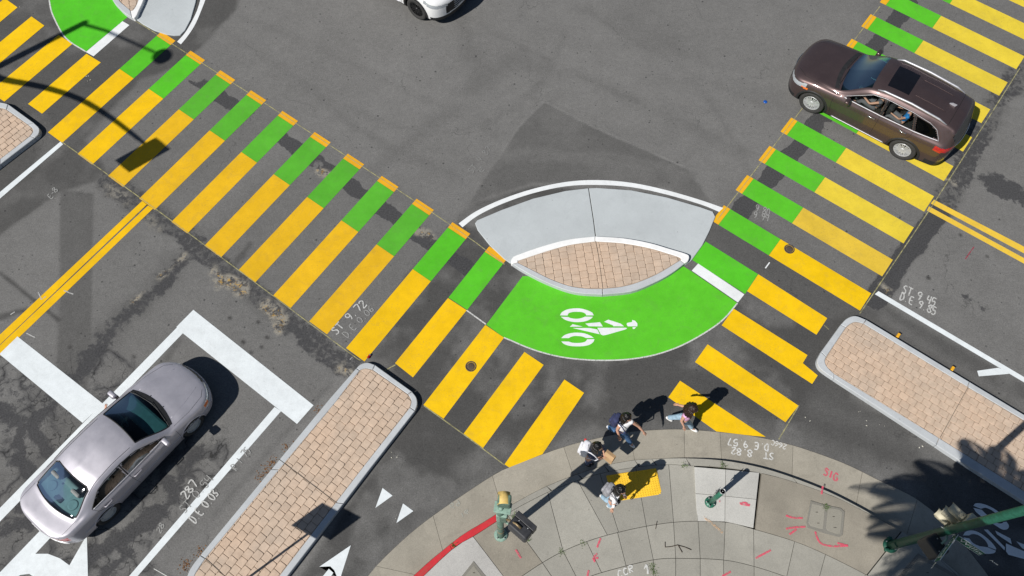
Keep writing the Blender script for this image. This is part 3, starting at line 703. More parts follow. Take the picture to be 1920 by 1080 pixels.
def paver_variants(lu, lv):
    key = (round(lu, 3), round(lv, 3))
    if key in PV_MESH: return PV_MESH[key]
    out = []
    for k in range(8):
        rr = random.Random(k * 13 + 1); g = 0.0035; a, b = lu / 2 - g, lv / 2 - g; c = 0.02
        pts = [(-a + c, -b), (a - c, -b), (a, -b + c), (a, b - c), (a - c, b), (-a + c, b), (-a, b - c), (-a, -b + c)]
        pts = [np.array((x + rr.uniform(-.004, .004), y + rr.uniform(-.004, .004))) for x, y in pts]
        V, Fc = paver_geo(pts, -0.03, rr.uniform(-.004, .004), 0.008)
        me = bpy.data.meshes.new('paver'); me.from_pydata(V, [], Fc); me.materials.append(M_PAV); me.update()
        out.append((me, pts))
    PV_MESH[key] = out; return out
def hull2(P):
    P = sorted(map(tuple, P)); cr_ = lambda o, a, b: (a[0] - o[0]) * (b[1] - o[1]) - (a[1] - o[1]) * (b[0] - o[0]); lo, up_ = [], []
    for p in P:
        while len(lo) > 1 and cr_(lo[-2], lo[-1], p) <= 0: lo.pop()
        lo.append(p)
    for p in P[::-1]:
        while len(up_) > 1 and cr_(up_[-2], up_[-1], p) <= 0: up_.pop()
        up_.append(p)
    return [np.array(p) for p in lo[:-1] + up_[:-1]]
def lay_pavers(inner, z, p0, u, lu, lv, parent, maxn=300):
    """running-bond pavers inside a (convex) ground polygon"""
    inner = hull2(inner)
    u = np.array(u) / np.hypot(*u); v = np.array([-u[1], u[0]]); ang = math.atan2(u[1], u[0])
    su = [(p - p0) @ u for p in inner]; sv = [(p - p0) @ v for p in inner]
    var = paver_variants(lu, lv); rr = random.Random(5); cnt = 0; items = []
    for j in range(math.floor(min(sv) / lv) - 1, math.ceil(max(sv) / lv) + 1):
        for i in range(math.floor(min(su) / lu) - 1, math.ceil(max(su) / lu) + 1):
            c = p0 + u * ((i + (0.5 if j % 2 else 0) + 0.06 * math.sin(j * 2.3)) * lu) + v * ((j + .5) * lv)
            items.append((np.hypot(*(c - np.array([0, 6]))), c))
    items.sort(key=lambda t: t[0]); rest_V, rest_F = [], []
    for _, c in items:
        me_, pts = var[rr.randrange(8)]
        sq = [c + u * p[0] + v * p[1] for p in pts]
        cl = clip_convex(sq, inner)
        if len(cl) < 3 or parea(cl) < 0.004: continue
        if cnt >= maxn:
            V, Fc = paver_geo(cl, z - .03, z, 0.009); s = len(rest_V); rest_V += V; rest_F += [tuple(q + s for q in f) for f in Fc]; continue
        cnt += 1
        if abs(parea(cl) - parea(sq)) < 1e-5:
            o = bpy.data.objects.new('paver', me_); o.location = (c[0], c[1], z + rr.uniform(-.003, .003)); o.rotation_euler = (rr.uniform(-.03, .03), rr.uniform(-.03, .03), ang); link(o, parent)
        else:
            V, Fc = paver_geo(cl, z - .03, z, 0.009); meshobj('paver', V, Fc, M_PAV, parent)
    if rest_V: tag(meshobj('pavers_beyond', rest_V, rest_F, M_PAV, parent), kind='stuff')
def curb_ring(outer, inner, cuts, z, parent, mats, z0=-0.02, name='curb'):
    """outer / inner: matching ground polylines; cut into separate kerb stones at the given indices"""
    for k in range(len(cuts) - 1):
        a, b = cuts[k], cuts[k + 1]
        o_, i_ = smooth_keep(outer[a:b + 1]), smooth_keep(inner[a:b + 1])
        d0 = (o_[1] - o_[0]) / np.hypot(*(o_[1] - o_[0])) * .006; d1 = (o_[-2] - o_[-1]) / np.hypot(*(o_[-2] - o_[-1])) * .006
        o_[0] = o_[0] + d0; o_[-1] = o_[-1] + d1; i_[0] = i_[0] + d0; i_[-1] = i_[-1] + d1
        prism(name, o_ + i_[::-1], z0, z, mats[k] if isinstance(mats, list) else mats, parent, bevel=0.012)
def smooth_keep(pts):
    pts = [np.array(p) for p in pts]
    return smooth_pl(pts, 4) if len(pts) > 3 else pts
def island(outer_px, inner_px, cuts, pdir, name='traffic_island', lu=.205, lv=.19, mats=None, close=False, z=ZI):
    outer, inner = GP(outer_px, z), GP(inner_px, z)
    bed = prism(name, [o + (i - o) * .5 for o, i in zip(outer, inner)], -0.02, z - 0.022, M_MORT)
    tag(bed, kind='structure')
    curb_ring(outer, inner, cuts, z, bed, mats or M_CURB)
    fine = []
    for a, b in zip(cuts[:-1], cuts[1:]): fine += smooth_keep(inner[a:b + 1])[:-1]
    fine.append(inner[-1])
    return bed, outer, inner, fine
def hull_push(poly, d):
    c = np.mean(poly, 0); return [p + (c - p) / np.hypot(*(c - p)) * d for p in poly]

# long island between the left-turn lane and the bike lane
LO = [(335, 1150), (340, 1110), (351, 1080), (359, 1063), (375.6, 1041), (508.8, 880), (620, 745.5), (668, 690.5), (675.7, 683.3), (688.7, 679.7), (703, 684), (772.3, 733.9), (780.7, 745.5), (782, 758.5), (778, 770), (692.5, 880), (643.8, 943.8), (538.8, 1080), (460, 1182)]
LI = [(352, 1150), (355, 1110), (364.4, 1080), (372, 1066), (385, 1047), (523.8, 880), (630, 753), (674.4, 694.3), (680, 691.5), (687.4, 690.5), (699, 693), (765, 739), (770, 747), (771.5, 754), (769, 763.7), (677.5, 880), (630, 942), (523.8, 1080), (445, 1182)]
isl, o_, i_, fin = island(LO, LI, [0, 4, 5, 7, 10, 11, 14, 16, 18], None)
lay_pavers(hull_push(fin, .012), ZI - .004, G(677.5, 880, ZI), G(769, 763.7, ZI) - G(523.8, 1080, ZI), .205, .19, isl)
strip_obj('saw_cut', GP([(631, 943), (560, 889), (523, 861)], ZI), .012, ZI + .005, M_DIRT, isl); strip_obj('saw_cut', GP([(385, 1047), (425, 1083)], ZI), .012, ZI + .005, M_DIRT, isl)
# island along the right-hand lane
RZ3 = lambda p: zm(p, 1500, 560, 3.176)
RO = [(1500, 1312), (1334, 1208), (940, 957), (812, 872), (203, 476), (133, 427), (108, 395), (105, 360), (126, 317), (243, 155), (280, 118), (330, 102), (395, 125), (1010, 495), (1334, 690), (1500, 790)]
RI = [(1500, 1250), (1334, 1145), (945, 902), (830, 830), (205, 447), (172, 417), (153, 390), (149, 365), (157, 345), (274, 170), (302, 148), (335, 137), (380, 148), (1000, 525), (1334, 722), (1500, 822)]
isl2, o_, i_, fin2 = island(RZ3(RO), RZ3(RI), [0, 3, 4, 8, 9, 12, 13, 15], None)
lay_pavers(hull_push(fin2, .012), ZI - .004, G(*RZ3([(380, 148)])[0], ZI), G(*RZ3([(1000, 525)])[0], ZI) - G(*RZ3([(380, 148)])[0], ZI), .215, .175, isl2)
strip_obj('saw_cut', GP(RZ3([(1002, 525), (960, 600), (833, 829)]), ZI), .011, ZI + .005, M_DIRT, isl2)
# lens-shaped island in the corner, with its grey mountable apron
M_CWHITE = paint('white_curb_paint', (0.80, 0.80, 0.79), 0.3, 0.06)
LU_O = [(312, 508), (303, 498), (312, 472), (345, 453), (500, 400), (640, 365), (790, 348), (950, 358), (1100, 385), (1220, 420), (1315, 449), (1334, 466), (1326, 492), (1308, 505)]
LU_I = [(340, 500), (343, 493), (346, 490), (356, 485), (500, 437), (640, 398), (790, 377), (950, 388), (1100, 415), (1220, 450), (1274, 468), (1286, 476), (1287, 480), (1283, 486)]
LL_O = [(312, 508), (370, 545), (480, 603), (600, 652), (700, 677), (833, 685), (1000, 667), (1130, 617), (1230, 563), (1308, 505)]
LL_I = [(340, 500), (430, 545), (530, 595), (640, 635), (740, 650), (833, 651), (940, 640), (1040, 613), (1160, 560), (1283, 486)]
bedp = GP(LZ([(a[0] * .5 + b[0] * .5, a[1] * .5 + b[1] * .5) for a, b in zip(LU_O, LU_I)] + [(a[0] * .5 + b[0] * .5, a[1] * .5 + b[1] * .5) for a, b in zip(LL_O, LL_I)][::-1]), ZI)
lens = prism('corner_island', bedp, -.02, ZI - .022, M_MORT); tag(lens, kind='structure')
curb_ring(GP(LZ(LU_O), ZI), GP(LZ(LU_I), ZI), [0, 6, 13], ZI, lens, M_CWHITE, 0.0)
curb_ring(GP(LZ(LL_O), ZI), GP(LZ(LL_I), ZI), [0, 5, 9], ZI, lens, M_CURB, 0.0)
linn = GP(LZ(LU_I[1:13]), ZI) + GP(LZ(LL_I), ZI)[::-1]
ang_sort = lambda P: sorted(P, key=lambda p: math.atan2(p[1] - np.mean(P, 0)[1], p[0] - np.mean(P, 0)[0]))
lay_pavers(hull_push(ang_sort(linn), .015), ZI - .004, G(*LZ([(575, 400)])[0], ZI), G(*LZ([(575, 400)])[0], ZI) - G(*LZ([(612, 625)])[0], ZI), .2, .215, lens)
strip_obj('saw_cut', GP(LZ([(792, 378), (810, 470), (822, 560), (833, 650)]), ZI), .010, ZI + .0045, M_DIRT, lens)
ZA = 0.035
AP1 = LZ([(95, 272), (108, 255), (250, 195), (430, 130), (620, 85), (750, 70), (778, 250), (792, 360), (640, 380), (500, 415), (345, 468), (320, 490), (300, 505), (265, 480), (180, 400), (110, 312)])
AP2 = LZ([(754, 70), (800, 68), (1000, 82), (1200, 122), (1400, 180), (1470, 205), (1485, 235), (1450, 320), (1410, 400), (1345, 490), (1310, 515), (1320, 480), (1220, 435), (1100, 400), (950, 373), (796, 360), (782, 250)])
apron = prism('apron', GP(AP1, ZA), -.02, ZA, M_APRON, lens, bevel=0.01); prism('apron', GP(AP2, ZA), -.02, ZA, M_APRON, lens, bevel=0.01)
strip_obj('apron_joint', GP(LZ([(752, 70), (765, 160), (780, 250), (790, 348)]), ZA), .009, ZA - .004, M_DIRT, lens)
# its twin across the junction
T2U_O = [(1220, -420), (1225, -250), (1222, -100), (1195, 0), (1155, 75), (1150, 135), (1135, 152), (1112, 148)]
T2U_O = [(1222, -420), (1228, -250), (1228, -100), (1210, 0), (1170, 90), (1152, 130), (1132, 148), (1112, 145)]
T2U_I = [(1178, -420), (1184, -250), (1182, -100), (1166, 0), (1140, 60), (1120, 84), (1110, 88), (1100, 90)]
T2L_O = [(870, -420), (890, -250), (915, -90), (950, 0), (1005, 65), (1050, 108), (1085, 130), (1112, 145)]
T2L_I = [(920, -420), (945, -250), (970, -90), (1005, 0), (1045, 40), (1075, 65), (1092, 80), (1100, 90)]
bedp = GP(TZ([((a[0] + b[0]) / 2, (a[1] + b[1]) / 2) for a, b in zip(T2U_O, T2U_I)] + [((a[0] + b[0]) / 2, (a[1] + b[1]) / 2) for a, b in zip(T2L_O, T2L_I)][::-1]), ZI)
lens2 = prism('corner_island', bedp, -.02, ZI - .022, M_MORT); tag(lens2, kind='structure')
curb_ring(GP(TZ(T2U_O), ZI), GP(TZ(T2U_I), ZI), [0, 7], ZI, lens2, M_CWHITE, 0.0)
curb_ring(GP(TZ(T2L_O), ZI), GP(TZ(T2L_I), ZI), [0, 7], ZI, lens2, M_CURB, 0.0)
li2 = GP(TZ(T2U_I), ZI) + GP(TZ(T2L_I[:-1]), ZI)[::-1]
lay_pavers(hull_push(ang_sort(li2), .015), ZI - .004, G(*TZ([(1100, 90)])[0], ZI), G(*TZ([(1060, -200)])[0], ZI) - G(*TZ([(1100, 88)])[0], ZI), .2, .215, lens2, 120)
prism('apron', GP(TZ([(1140, 155), (1200, 200), (1300, 255), (1400, 288), (1470, 298), (1520, 295), (1560, 255), (1610, 160), (1650, 20), (1680, -150), (1690, -420), (1215, -420), (1218, -100), (1200, 0), (1150, 110)]), ZA), -.02, ZA, M_APRON, lens2, bevel=.01)
# island at the left edge
KO = [(-90, 205), (-40, 188), (0, 191.7), (15, 195), (63, 230), (73, 240), (72.5, 250), (65, 258), (0, 308), (-120, 402)]
KI = [(-90, 215), (-40, 199), (0, 201.7), (12, 205), (52, 233), (61, 241), (61, 248), (56, 255), (0, 298), (-120, 392)]
isl3, o_, i_, fin3 = island(KO, KI, [0, 3, 4, 7, 8, 9], None)
lay_pavers(hull_push(ang_sort(fin3), .012), ZI - .004, G(0, 298, ZI), G(56, 255, ZI) - G(0, 298, ZI), .205, .19, isl3, 150)
# yellow and white kerb markers
M_MARKY = plain('marker_yellow', (0.75, 0.38, 0.02), 0.5); M_MARKW = plain('marker_white', (0.7, 0.7, 0.68), 0.5); M_MARKB = plain('marker_dark', (0.03, 0.03, 0.03), .6)
for px, a, m, lab in [((1684, 629), .9, M_MARKY, 'small yellow road marker against the kerb of the right-hand island, further from its end joint'), ((1785.5, 691.5), .9, M_MARKY, 'small yellow road marker against the kerb near the white line spur'), ((490, 968), .8, M_MARKW, 'small white road marker against the dusty kerb of the long brick island')]:
    c = G(*px, .04); t = empty('kerb_marker', (c[0], c[1], 0), a); tag(t, lab, 'road marker')
    box_obj('body', (0, 0, .04), (.13, .07, .08), m, t, bevel=.012); box_obj('reflector', (0.055, 0, .07), (.012, .08, .045), M_MARKB, t)

# ================================================================== BOTTOM PAVEMENT
C0 = [(600, 1180), (650, 1120), (690, 1080), (713, 1053), (773, 997), (840, 947), (923, 892), (953, 877), (1017, 852), (1057, 838), (1097, 827), (1173, 811), (1230, 806), (1280, 805), (1347, 810), (1413, 818), (1480, 833), (1547, 855), (1597, 875), (1647, 900), (1713, 932), (1760, 968), (1800, 1012), (1850, 1075), (1900, 1150)]
C1 = [(670, 1180), (730, 1120), (775, 1080), (800, 1057), (830, 1032), (867, 1003), (905, 980), (937, 960), (962, 945), (1020, 914), (1080, 890), (1130, 874), (1180, 864), (1215, 861), (1280, 859), (1353, 863), (1420, 875), (1480, 893), (1547, 919), (1600, 945), (1650, 973), (1695, 1000), (1760, 1045), (1800, 1077), (1880, 1140)]
C2 = [(685, 1180), (745, 1125), (792, 1082), (850, 1028), (890, 1004), (935, 975), (963, 956), (1027, 923), (1083, 901), (1125, 888), (1190, 876), (1252, 871), (1290, 873), (1353, 876), (1427, 887), (1487, 903), (1560, 929), (1613, 955), (1680, 990), (1740, 1030), (1790, 1075), (1870, 1150)]
C3 = [(860, 1180), (900, 1140), (940, 1105), (979, 1080), (1017, 1055), (1053, 1035), (1093, 1018), (1140, 1003), (1210, 987), (1280, 978), (1360, 979), (1413, 992), (1487, 1014), (1547, 1039), (1623, 1077), (1700, 1120), (1800, 1190)]
C4 = [(960, 1190), (1010, 1140), (1050, 1108), (1085, 1090), (1130, 1073), (1223, 1050), (1280, 1047), (1357, 1050), (1414, 1062), (1475, 1082), (1530, 1105), (1590, 1150), (1650, 1200)]
CV = {}
for k, c in (('C0', C0), ('C1', C1), ('C2', C2), ('C3', C3), ('C4', C4)):
    s = np.array(smooth_pl(c, 8)); CV[k] = s
def cy_(k, x): return float(np.interp(x, CV[k][:, 0], CV[k][:, 1]))
HX, HV = [600, 930, 985, 1080, 1140, 1230, 1290, 1360, 2000], [.14, .14, .085, .05, .022, .02, .075, .13, .14]
def hc(x): return float(np.interp(x, HX, HV))
def zc(x, row):      # height of the pavement at a kerb position x (px) and row
    return hc(x) if row in ('C1', 'C2') else 0.15
def arc_pts(k, xa, xb, n=None):
    n = n or max(2, int(abs(xb - xa) / 14) + 1)
    return [(x, cy_(k, x)) for x in np.linspace(xa, xb, n)]
def slab(name, ka, kb, xa0, xa1, xb0, xb1, mat, parent, gap=0.006, zt=None, drop=0.10):
    """slab between two arcs ka and kb with radial ends; heights follow the ramp"""
    n = 8
    top = [(x, cy_(ka, x)) for x in np.linspace(xa0, xa1, n)]; bot = [(x, cy_(kb, x)) for x in np.linspace(xb0, xb1, n)]
    V = []
    za = [zt if zt is not None else zc(p[0], ka) for p in top]; zb = [zt if zt is not None else zc(p[0], kb) for p in bot]
    T = [np.array([*G(*p, z), z]) for p, z in zip(top, za)]; B = [np.array([*G(*p, z), z]) for p, z in zip(bot, zb)]
    def pull(A, Bq):
        d = Bq - A; L = np.linalg.norm(d) + 1e-9; return A + d / L * gap
    T2 = [pull(a, b) for a, b in zip(T, B)]; B2 = [pull(b, a) for a, b in zip(T, B)]
    for R in (T2, B2):
        R[0] = pull(R[0], R[1]); R[-1] = pull(R[-1], R[-2])
    m = 4; grid = [[T2[i] + (B2[i] - T2[i]) * j / m for i in range(n)] for j in range(m + 1)]
    V = [q for r in grid for q in r]; Fc = []
    for j in range(m):
        for i in range(n - 1): Fc.append((j * n + i, (j + 1) * n + i, (j + 1) * n + i + 1, j * n + i + 1))
    ring = [i for i in range(n)] + [(j + 1) * n - 1 for j in range(1, m + 1)] + [m * n + i for i in range(n - 2, -1, -1)] + [j * n for j in range(m - 1, 0, -1)]
    s = len(V); V += [np.array([V[i][0], V[i][1], V[i][2] - drop]) for i in ring]
    for q in range(len(ring)):
        r = (q + 1) % len(ring); Fc.append((ring[q], ring[r], s + r, s + q))
    return meshobj(name, V, Fc, mat, parent)
base_poly = [tuple(G(x, y, .05)) for x, y in arc_pts('C2', 685, 1870, 60)] + [tuple(G(x, y, .05)) for x, y in [(1870, 1400), (685, 1400)]]
pave = sheet('sidewalk', base_poly, 0.010, M_DIRT); tag(pave, kind='structure')
gut = sheet('gutter', [tuple(G(x, y)) for x, y in arc_pts('C0', 602, 1895, 60)] + [tuple(G(x, y)) for x, y in arc_pts('C1', 1880, 672, 60)], 0.004, M_DIRT); tag(gut, kind='structure')
gj = [(600, 672), (705, 778), (812, 830), (923, 942), (1057, 1075), (1180, 1190), (1283, 1284), (1350, 1353), (1487, 1485), (1617, 1605), (1720, 1700), (1898, 1878)]
for k in range(len(gj) - 1):
    slab('gutter_slab', 'C0', 'C1', gj[k][0], gj[k + 1][0], gj[k][1], gj[k + 1][1], M_GUT, gut, .004, zt=0.008, drop=.02)
cj = [672, 760, 843, 938, 1025, 1083, 1133, 1190, 1222, 1286, 1353, 1486, 1605, 1700, 1795, 1866]
for k in range(len(cj) - 1):
    f = lambda x: float(np.interp(x, CV['C1'][:, 0], np.interp(np.linspace(0, 1, len(CV['C1'])), np.linspace(0, 1, len(CV['C2'])), CV['C2'][:, 0])))
    slab('curb', 'C1', 'C2', cj[k], cj[k + 1], cj[k] + (4 if k < 3 else 10), cj[k + 1] + (4 if k < 2 else 8), M_RED if k in (0, 1, 2) else M_SIDE, pave, .004, drop=.16)
r1 = [(745, 840), (887, 955), (950, 1017), (1027, 1056), (1083, 1139), (1125, 1160), (1192, 1212), (1254, 1263), (1302, 1309)]
for k in range(len(r1) - 1):
    slab('paving_slab', 'C2', 'C3', r1[k][0], r1[k + 1][0], r1[k][1], r1[k + 1][1], M_PALEC if k == 0 else M_SIDE2 if k == 1 else M_SIDE, pave)
# pale new panel round the push-button post: 2 x 2 pieces
def qslab(px, z, mat, parent, name='paving_slab', gap=.006):
    P = [G(*p, z) for p in px]; c = np.mean(P, 0)
    return prism(name, [p + (c - p) / np.hypot(*(c - p)) * gap for p in P], z - .1, z, mat, parent, bevel=.004)
for px in [[(1302, 875), (1361, 880), (1360, 930), (1304, 925)], [(1361, 880), (1424, 886), (1418.5, 936), (1360, 930)], [(1304, 925), (1360, 930), (1359.5, 978), (1307, 977)], [(1360, 930), (1418.5, 936), (1413, 990), (1359.5, 978)]]:
    qslab(px, .142, M_NEWC, pave)
slab('paving_slab', 'C2', 'C3', 1428, 1690, 1416, 1625, M_SIDE2, pave); slab('paving_slab', 'C2', 'C3', 1691, 1800, 1626, 1720, M_SIDE, pave); slab('paving_slab', 'C2', 'C3', 1801, 1868, 1721, 1799, M_SIDE, pave)
r2 = [(862, 962), (955, 1010), (1017, 1052), (1056, 1085), (1100, 1128), (1158, 1174), (1212, 1225), (1263, 1267), (1309, 1313), (1360, 1357), (1413, 1414), (1490, 1475), (1548, 1530), (1623, 1590), (1720, 1648)]
for k in range(len(r2) - 1): slab('paving_slab', 'C3', 'C4', r2[k][0], r2[k + 1][0], r2[k][1], r2[k + 1][1], M_SIDE, pave)
CV['C5'] = CV['C4'] + np.array([0, 90])
r3 = [964, 1010, 1052, 1105, 1174, 1225, 1267, 1313, 1357, 1414, 1475, 1530, 1590, 1648]
for k in range(len(r3) - 1): slab('paving_slab', 'C4', 'C5', r3[k], r3[k + 1], r3[k], r3[k + 1], M_SIDE, pave)
far_ = [(x, cy_('C5', x)) for x in np.linspace(966, 1646, 14)]
P_ = [G(x, y, .15) for x, y in far_] + [G(1720, 1330, .15), G(1720, 1900, .15), G(500, 1900, .15), G(560, 1340, .15), G(690, 1215, .15), G(742, 1190, .15), G(838, 1190, .15), G(958, 1200, .15)]
c0_ = np.mean(P_[:14], 0); prism('paving_slab', P_, .05, .146, M_SIDE, pave)
# tactile panel with its domes
M_TACT = paint('tactile_yellow', (0.86, 0.53, 0.04), 0.4, 0.10)
TP = [(1136.7, 891.7), (1230, 878), (1241, 926.7), (1149, 941)]
tz = [.055, .045, .078, .09]
Tw = [np.array([*G(*p, z), z + .008]) for p, z in zip(TP, tz)]
bm = bmesh.new(); bv = [bm.verts.new(p) for p in Tw] + [bm.verts.new(p - np.array([0, 0, .05])) for p in Tw]
for f in ((3, 2, 1, 0), (0, 1, 5, 4), (1, 2, 6, 5), (2, 3, 7, 6), (3, 0, 4, 7)): bm.faces.new([bv[i] for i in f])
tact = bmobj('tactile_panel', bm, M_TACT, pave)
V, Fc = [], []
for a in np.linspace(.03, .97, 20):
    for b in np.linspace(.05, .95, 11):
        c = (Tw[0] * (1 - a) + Tw[1] * a) * (1 - b) + (Tw[3] * (1 - a) + Tw[2] * a) * b; s = len(V)
        for r, h in ((.020, .0), (.012, .007)):
            for k in range(6): V.append((c[0] + r * math.cos(k * math.pi / 3), c[1] + r * math.sin(k * math.pi / 3), c[2] + h))
        Fc += [(s + k, s + (k + 1) % 6, s + 6 + (k + 1) % 6, s + 6 + k) for k in range(6)] + [tuple(s + 6 + k for k in range(6))]
tag(meshobj('domes', V, Fc, M_TACT, tact), kind='stuff')
# utility box lids
M_LID = concrete('lid_concrete', (0.27, 0.255, 0.215), .4, .1); M_LIDF = concrete('lid_frame', (.20, .19, .165), .3)
def lid_box(px_list, frame, label):
    c = np.mean(GP(px_list[0], .145), 0); t = empty('utility_box', (c[0], c[1], .14)); tag(t, label, 'utility box')
    rel = lambda P: [p - c for p in GP(P, .15)]
    if frame:
        prism('frame', rel(frame), .004, .014, M_LIDF, t, bevel=.004)
    for p in px_list:
        l = prism('lid', rel(p), .004, .018, M_LID, t, bevel=.006)
        cc = np.mean(rel(p), 0); bm = bmesh.new(); add_box(bm, (cc[0], cc[1] + .12, .0185), (.05, .015, .004)); bmobj('lift_slot', bm, M_DIRT, l); bm = bmesh.new(); add_box(bm, (cc[0], cc[1] - .12, .0185), (.05, .015, .004)); bmobj('lift_slot', bm, M_DIRT, l)
U1 = lambda p: zm(p, 1280, 720, 3)
lid_box([U1([(728, 672), (790, 686), (800, 700), (790, 815), (775, 815), (718, 798), (706, 780)]), U1([(818, 695), (880, 705), (898, 720), (888, 840), (870, 845), (815, 825), (806, 810)])],
        U1([(720, 655), (800, 680), (890, 698), (912, 720), (900, 850), (880, 862), (800, 842), (700, 808), (696, 780)]), 'pair of concrete utility box lids let into the brown aggregate pavement')
lid_box([[(868, 1085), (888, 1060), (908, 1085), (890, 1110)]], [(862, 1085), (888, 1052), (915, 1085), (890, 1118)], 'square utility lid in the pale concrete by the red kerb')
lid_box([[(1722, 1046), (1792, 1084), (1760, 1125), (1690, 1085)]], [(1722, 1038), (1804, 1084), (1762, 1135), (1680, 1085)], 'large utility vault lid in the shade by the traffic signal pole')
# sprayed and chalked marks on the pavement
SMK = [0]
def smark(name, px, w, mat, z=.15, color=None, zf=None):
    SMK[0] += 1; z = z + .0006 * SMK[0]
    pts = smooth_pl(px, 4) if len(px) > 2 else px
    o = strip_obj(name, [G(x, y, z) for x, y in pts], w, z + .005, mat, pave)
    if color: o.color = (*color, 1)
    return o
for px in [[(320, 672), (350, 668), (378, 682)], [(325, 675), (376, 684)], [(205, 660), (212, 660)], [(580, 740), (620, 752), (675, 755)], [(690, 803), (620, 808), (580, 815)], [(640, 818), (600, 846)],
           [(745, 830), (770, 890), (830, 912), (930, 910)], [(870, 895), (930, 910)], [(495, 935), (410, 980)], [(270, 1055), (222, 1082)], [(788, 575), (780, 620)]]:
    smark('spray_mark', U1(px), .042, M_PINK, .15)
U2 = lambda p: zm(p, 640, 720, 3)
for px in [[(980, 932), (1010, 980)], [(1458, 868), (1438, 920)], [(1440, 955), (1420, 975), (1425, 1003)], [(1412, 985), (1445, 978)], [(1390, 1048), (1384, 1082)]]: smark('spray_mark', U2(px), .042, M_PINK, .15)
smark('spray_mark', U1([(115, 748), (160, 780), (225, 838)]), .05, M_PEACH, .15)
smark('chalk_mark', U2([(1715, 1015), (1722, 1040), (1724, 1068)]), .04, M_CHALK, .15); smark('chalk_mark', U2([(1715, 1015), (1705, 1040)]), .03, M_CHALK, .15)
scribble('chalk_mark', 'CCR', (1160, 1084), (1190, 1070), (-3, -12), M_CHALK, pave, z=.005, zg=.15)
scribble('spray_mark', 'SIG', (1543, 890), (1570, 903), (4, -13), M_PINK, gut, z=.004, w=.04, zg=.008)
for t_, a, b, h in [('ST  8.82', (1451, 850), (1370, 839), (-1, 12)), ('D.E 9.57', (1442, 834), (1364, 821), (-1, 12)), ('266C', (1475, 834), (1446, 824), (-2, 9))]:
    scribble('chalk_mark', t_, a, b, h, M_CHALK, gut, z=.004, w=.031 if t_ != '266C' else .02, zg=.008)
for t_, a, b, h in [('69', (842, 946), (862, 936), (3, 10)), ('16', (862, 964), (878, 954), (3, 8))]:
    o = scribble('chalk_mark', t_, a, b, h, M_CHALK, gut, z=.004, w=.025, zg=.008); o.color = (.55, .55, .5, 1)
# litter, twigs and weeds
M_TWIG = plain('twig_bark', (0.05, 0.032, 0.02), .8, var=.3); M_LEAFD = plain('dry_leaf', (.22, .10, .03), .8, var=.4, scale=20); M_WEED = plain('weed_green', (.07, .13, .02), .7, var=.35, scale=20)
def twig(pxs, r, label):
    t = None
    for k, px in enumerate(pxs):
        pts = [(*G(x, y, .16), .158 + .006 * (i % 2)) for i, (x, y) in enumerate(px)]
        o = tube('twig' if k == 0 else 'side_twig', pts, r, M_TWIG, t, 5)
        if k == 0: t = o; tag(o, label, 'twig')
twig([[(1247, 1016), (1247, 1026), (1258, 1025), (1270, 1022), (1285, 1026), (1296, 1031)], [(1272, 1023), (1279, 1036)]], .008, 'forked dark twig lying on the pavement below the tactile panel')
twig([[(1232, 977), (1229, 992)]], .006, 'short straight twig on the pavement joint below the tactile panel')
def leaf_mesh(k):
    rr = random.Random(k); a = rr.uniform(.012, .03)
    V = [(-a, 0, 0), (0, -a * .4, .006), (a, 0, .002), (0, a * .4, .008)]
    return V
def scatter(name, centers, n, spread, mat, rise, seed, parent=None, blade=False, z=0.0):
    rr = random.Random(seed); V, Fc = [], []
    for (px, py) in centers:
        c = G(px, py, z)
        for k in range(n):
            x, y = c[0] + rr.gauss(0, spread), c[1] + rr.gauss(0, spread); a = rr.uniform(0, 6.28); s = len(V)
            if blade:
                l = rr.uniform(.03, .08); dx, dy = math.cos(a), math.sin(a); w = .005
                V += [(x - dy * w, y + dx * w, z), (x + dy * w, y - dx * w, z), (x + dx * l, y + dy * l, z + rr.uniform(.02, .06))]; Fc.append((s, s + 1, s + 2))
            else:
                l = rr.uniform(.010, .028); dx, dy = math.cos(a), math.sin(a)
                V += [(x - dx * l, y - dy * l, z + .004), (x - dy * l * .4, y + dx * l * .4, z + rr.uniform(.005, .02)), (x + dx * l, y + dy * l, z + .006), (x + dy * l * .4, y - dx * l * .4, z + rr.uniform(.004, .015))]; Fc.append((s, s + 1, s + 2, s + 3))
    o = meshobj(name, V, Fc, mat, parent); tag(o, kind='stuff'); return o
tag(scatter('dry_leaves', [(505, 872), (498, 885), (512, 866), (493, 893), (376, 1034), (350, 1062), (348, 1058), (540, 840), (600, 770)], 26, .07, M_LEAFD, 0, 1, z=.003), 'dry brown leaves gathered in the gutter of the long brick island', 'leaves')
tag(scatter('weeds', [(962, 968), (966, 974), (1226, 1068), (1228, 1075), (1549, 952), (1224, 1060), (850, 1022), (989, 1010), (1093, 1018), (1053, 1036), (1548, 950), (1354, 872), (1283, 873)], 24, .035, M_WEED, .05, 2, blade=True, z=.145), 'small green weeds growing out of the pavement joints', 'weeds')
tag(scatter('litter', [(1690, 760), (1655, 795), (1625, 790), (1612, 770), (1730, 835), (1510, 780), (735, 855), (746, 856), (35, 12), (165, 145), (168, 150), (745, 970), (990, 900)], 2, .05, plain('paper_scrap', (.6, .58, .5), .8), 0, 3, z=.006), 'tiny pale scraps of litter scattered over the dark asphalt', 'litter')
M_CANR = plain('can_red', (.5, .02, .03), .35, .5); M_CANW = plain('can_silver', (.6, .6, .6), .3, .8)
c = G(692, 668, .03); can = empty('drink_can', (c[0], c[1], .034), math.radians(60)); tag(can, 'crushed red and silver drink can beside the tip of the long brick island', 'can')
lathe('body', [(.030, -.05), (.033, -.045), (.026, -.01), (.033, .03), (.03, .036)], M_CANR, can, 12, 'x'); lathe('end', [(0, .055), (.026, .055), (.03, .045), (.0305, .036)], M_CANW, can, 12, 'x')
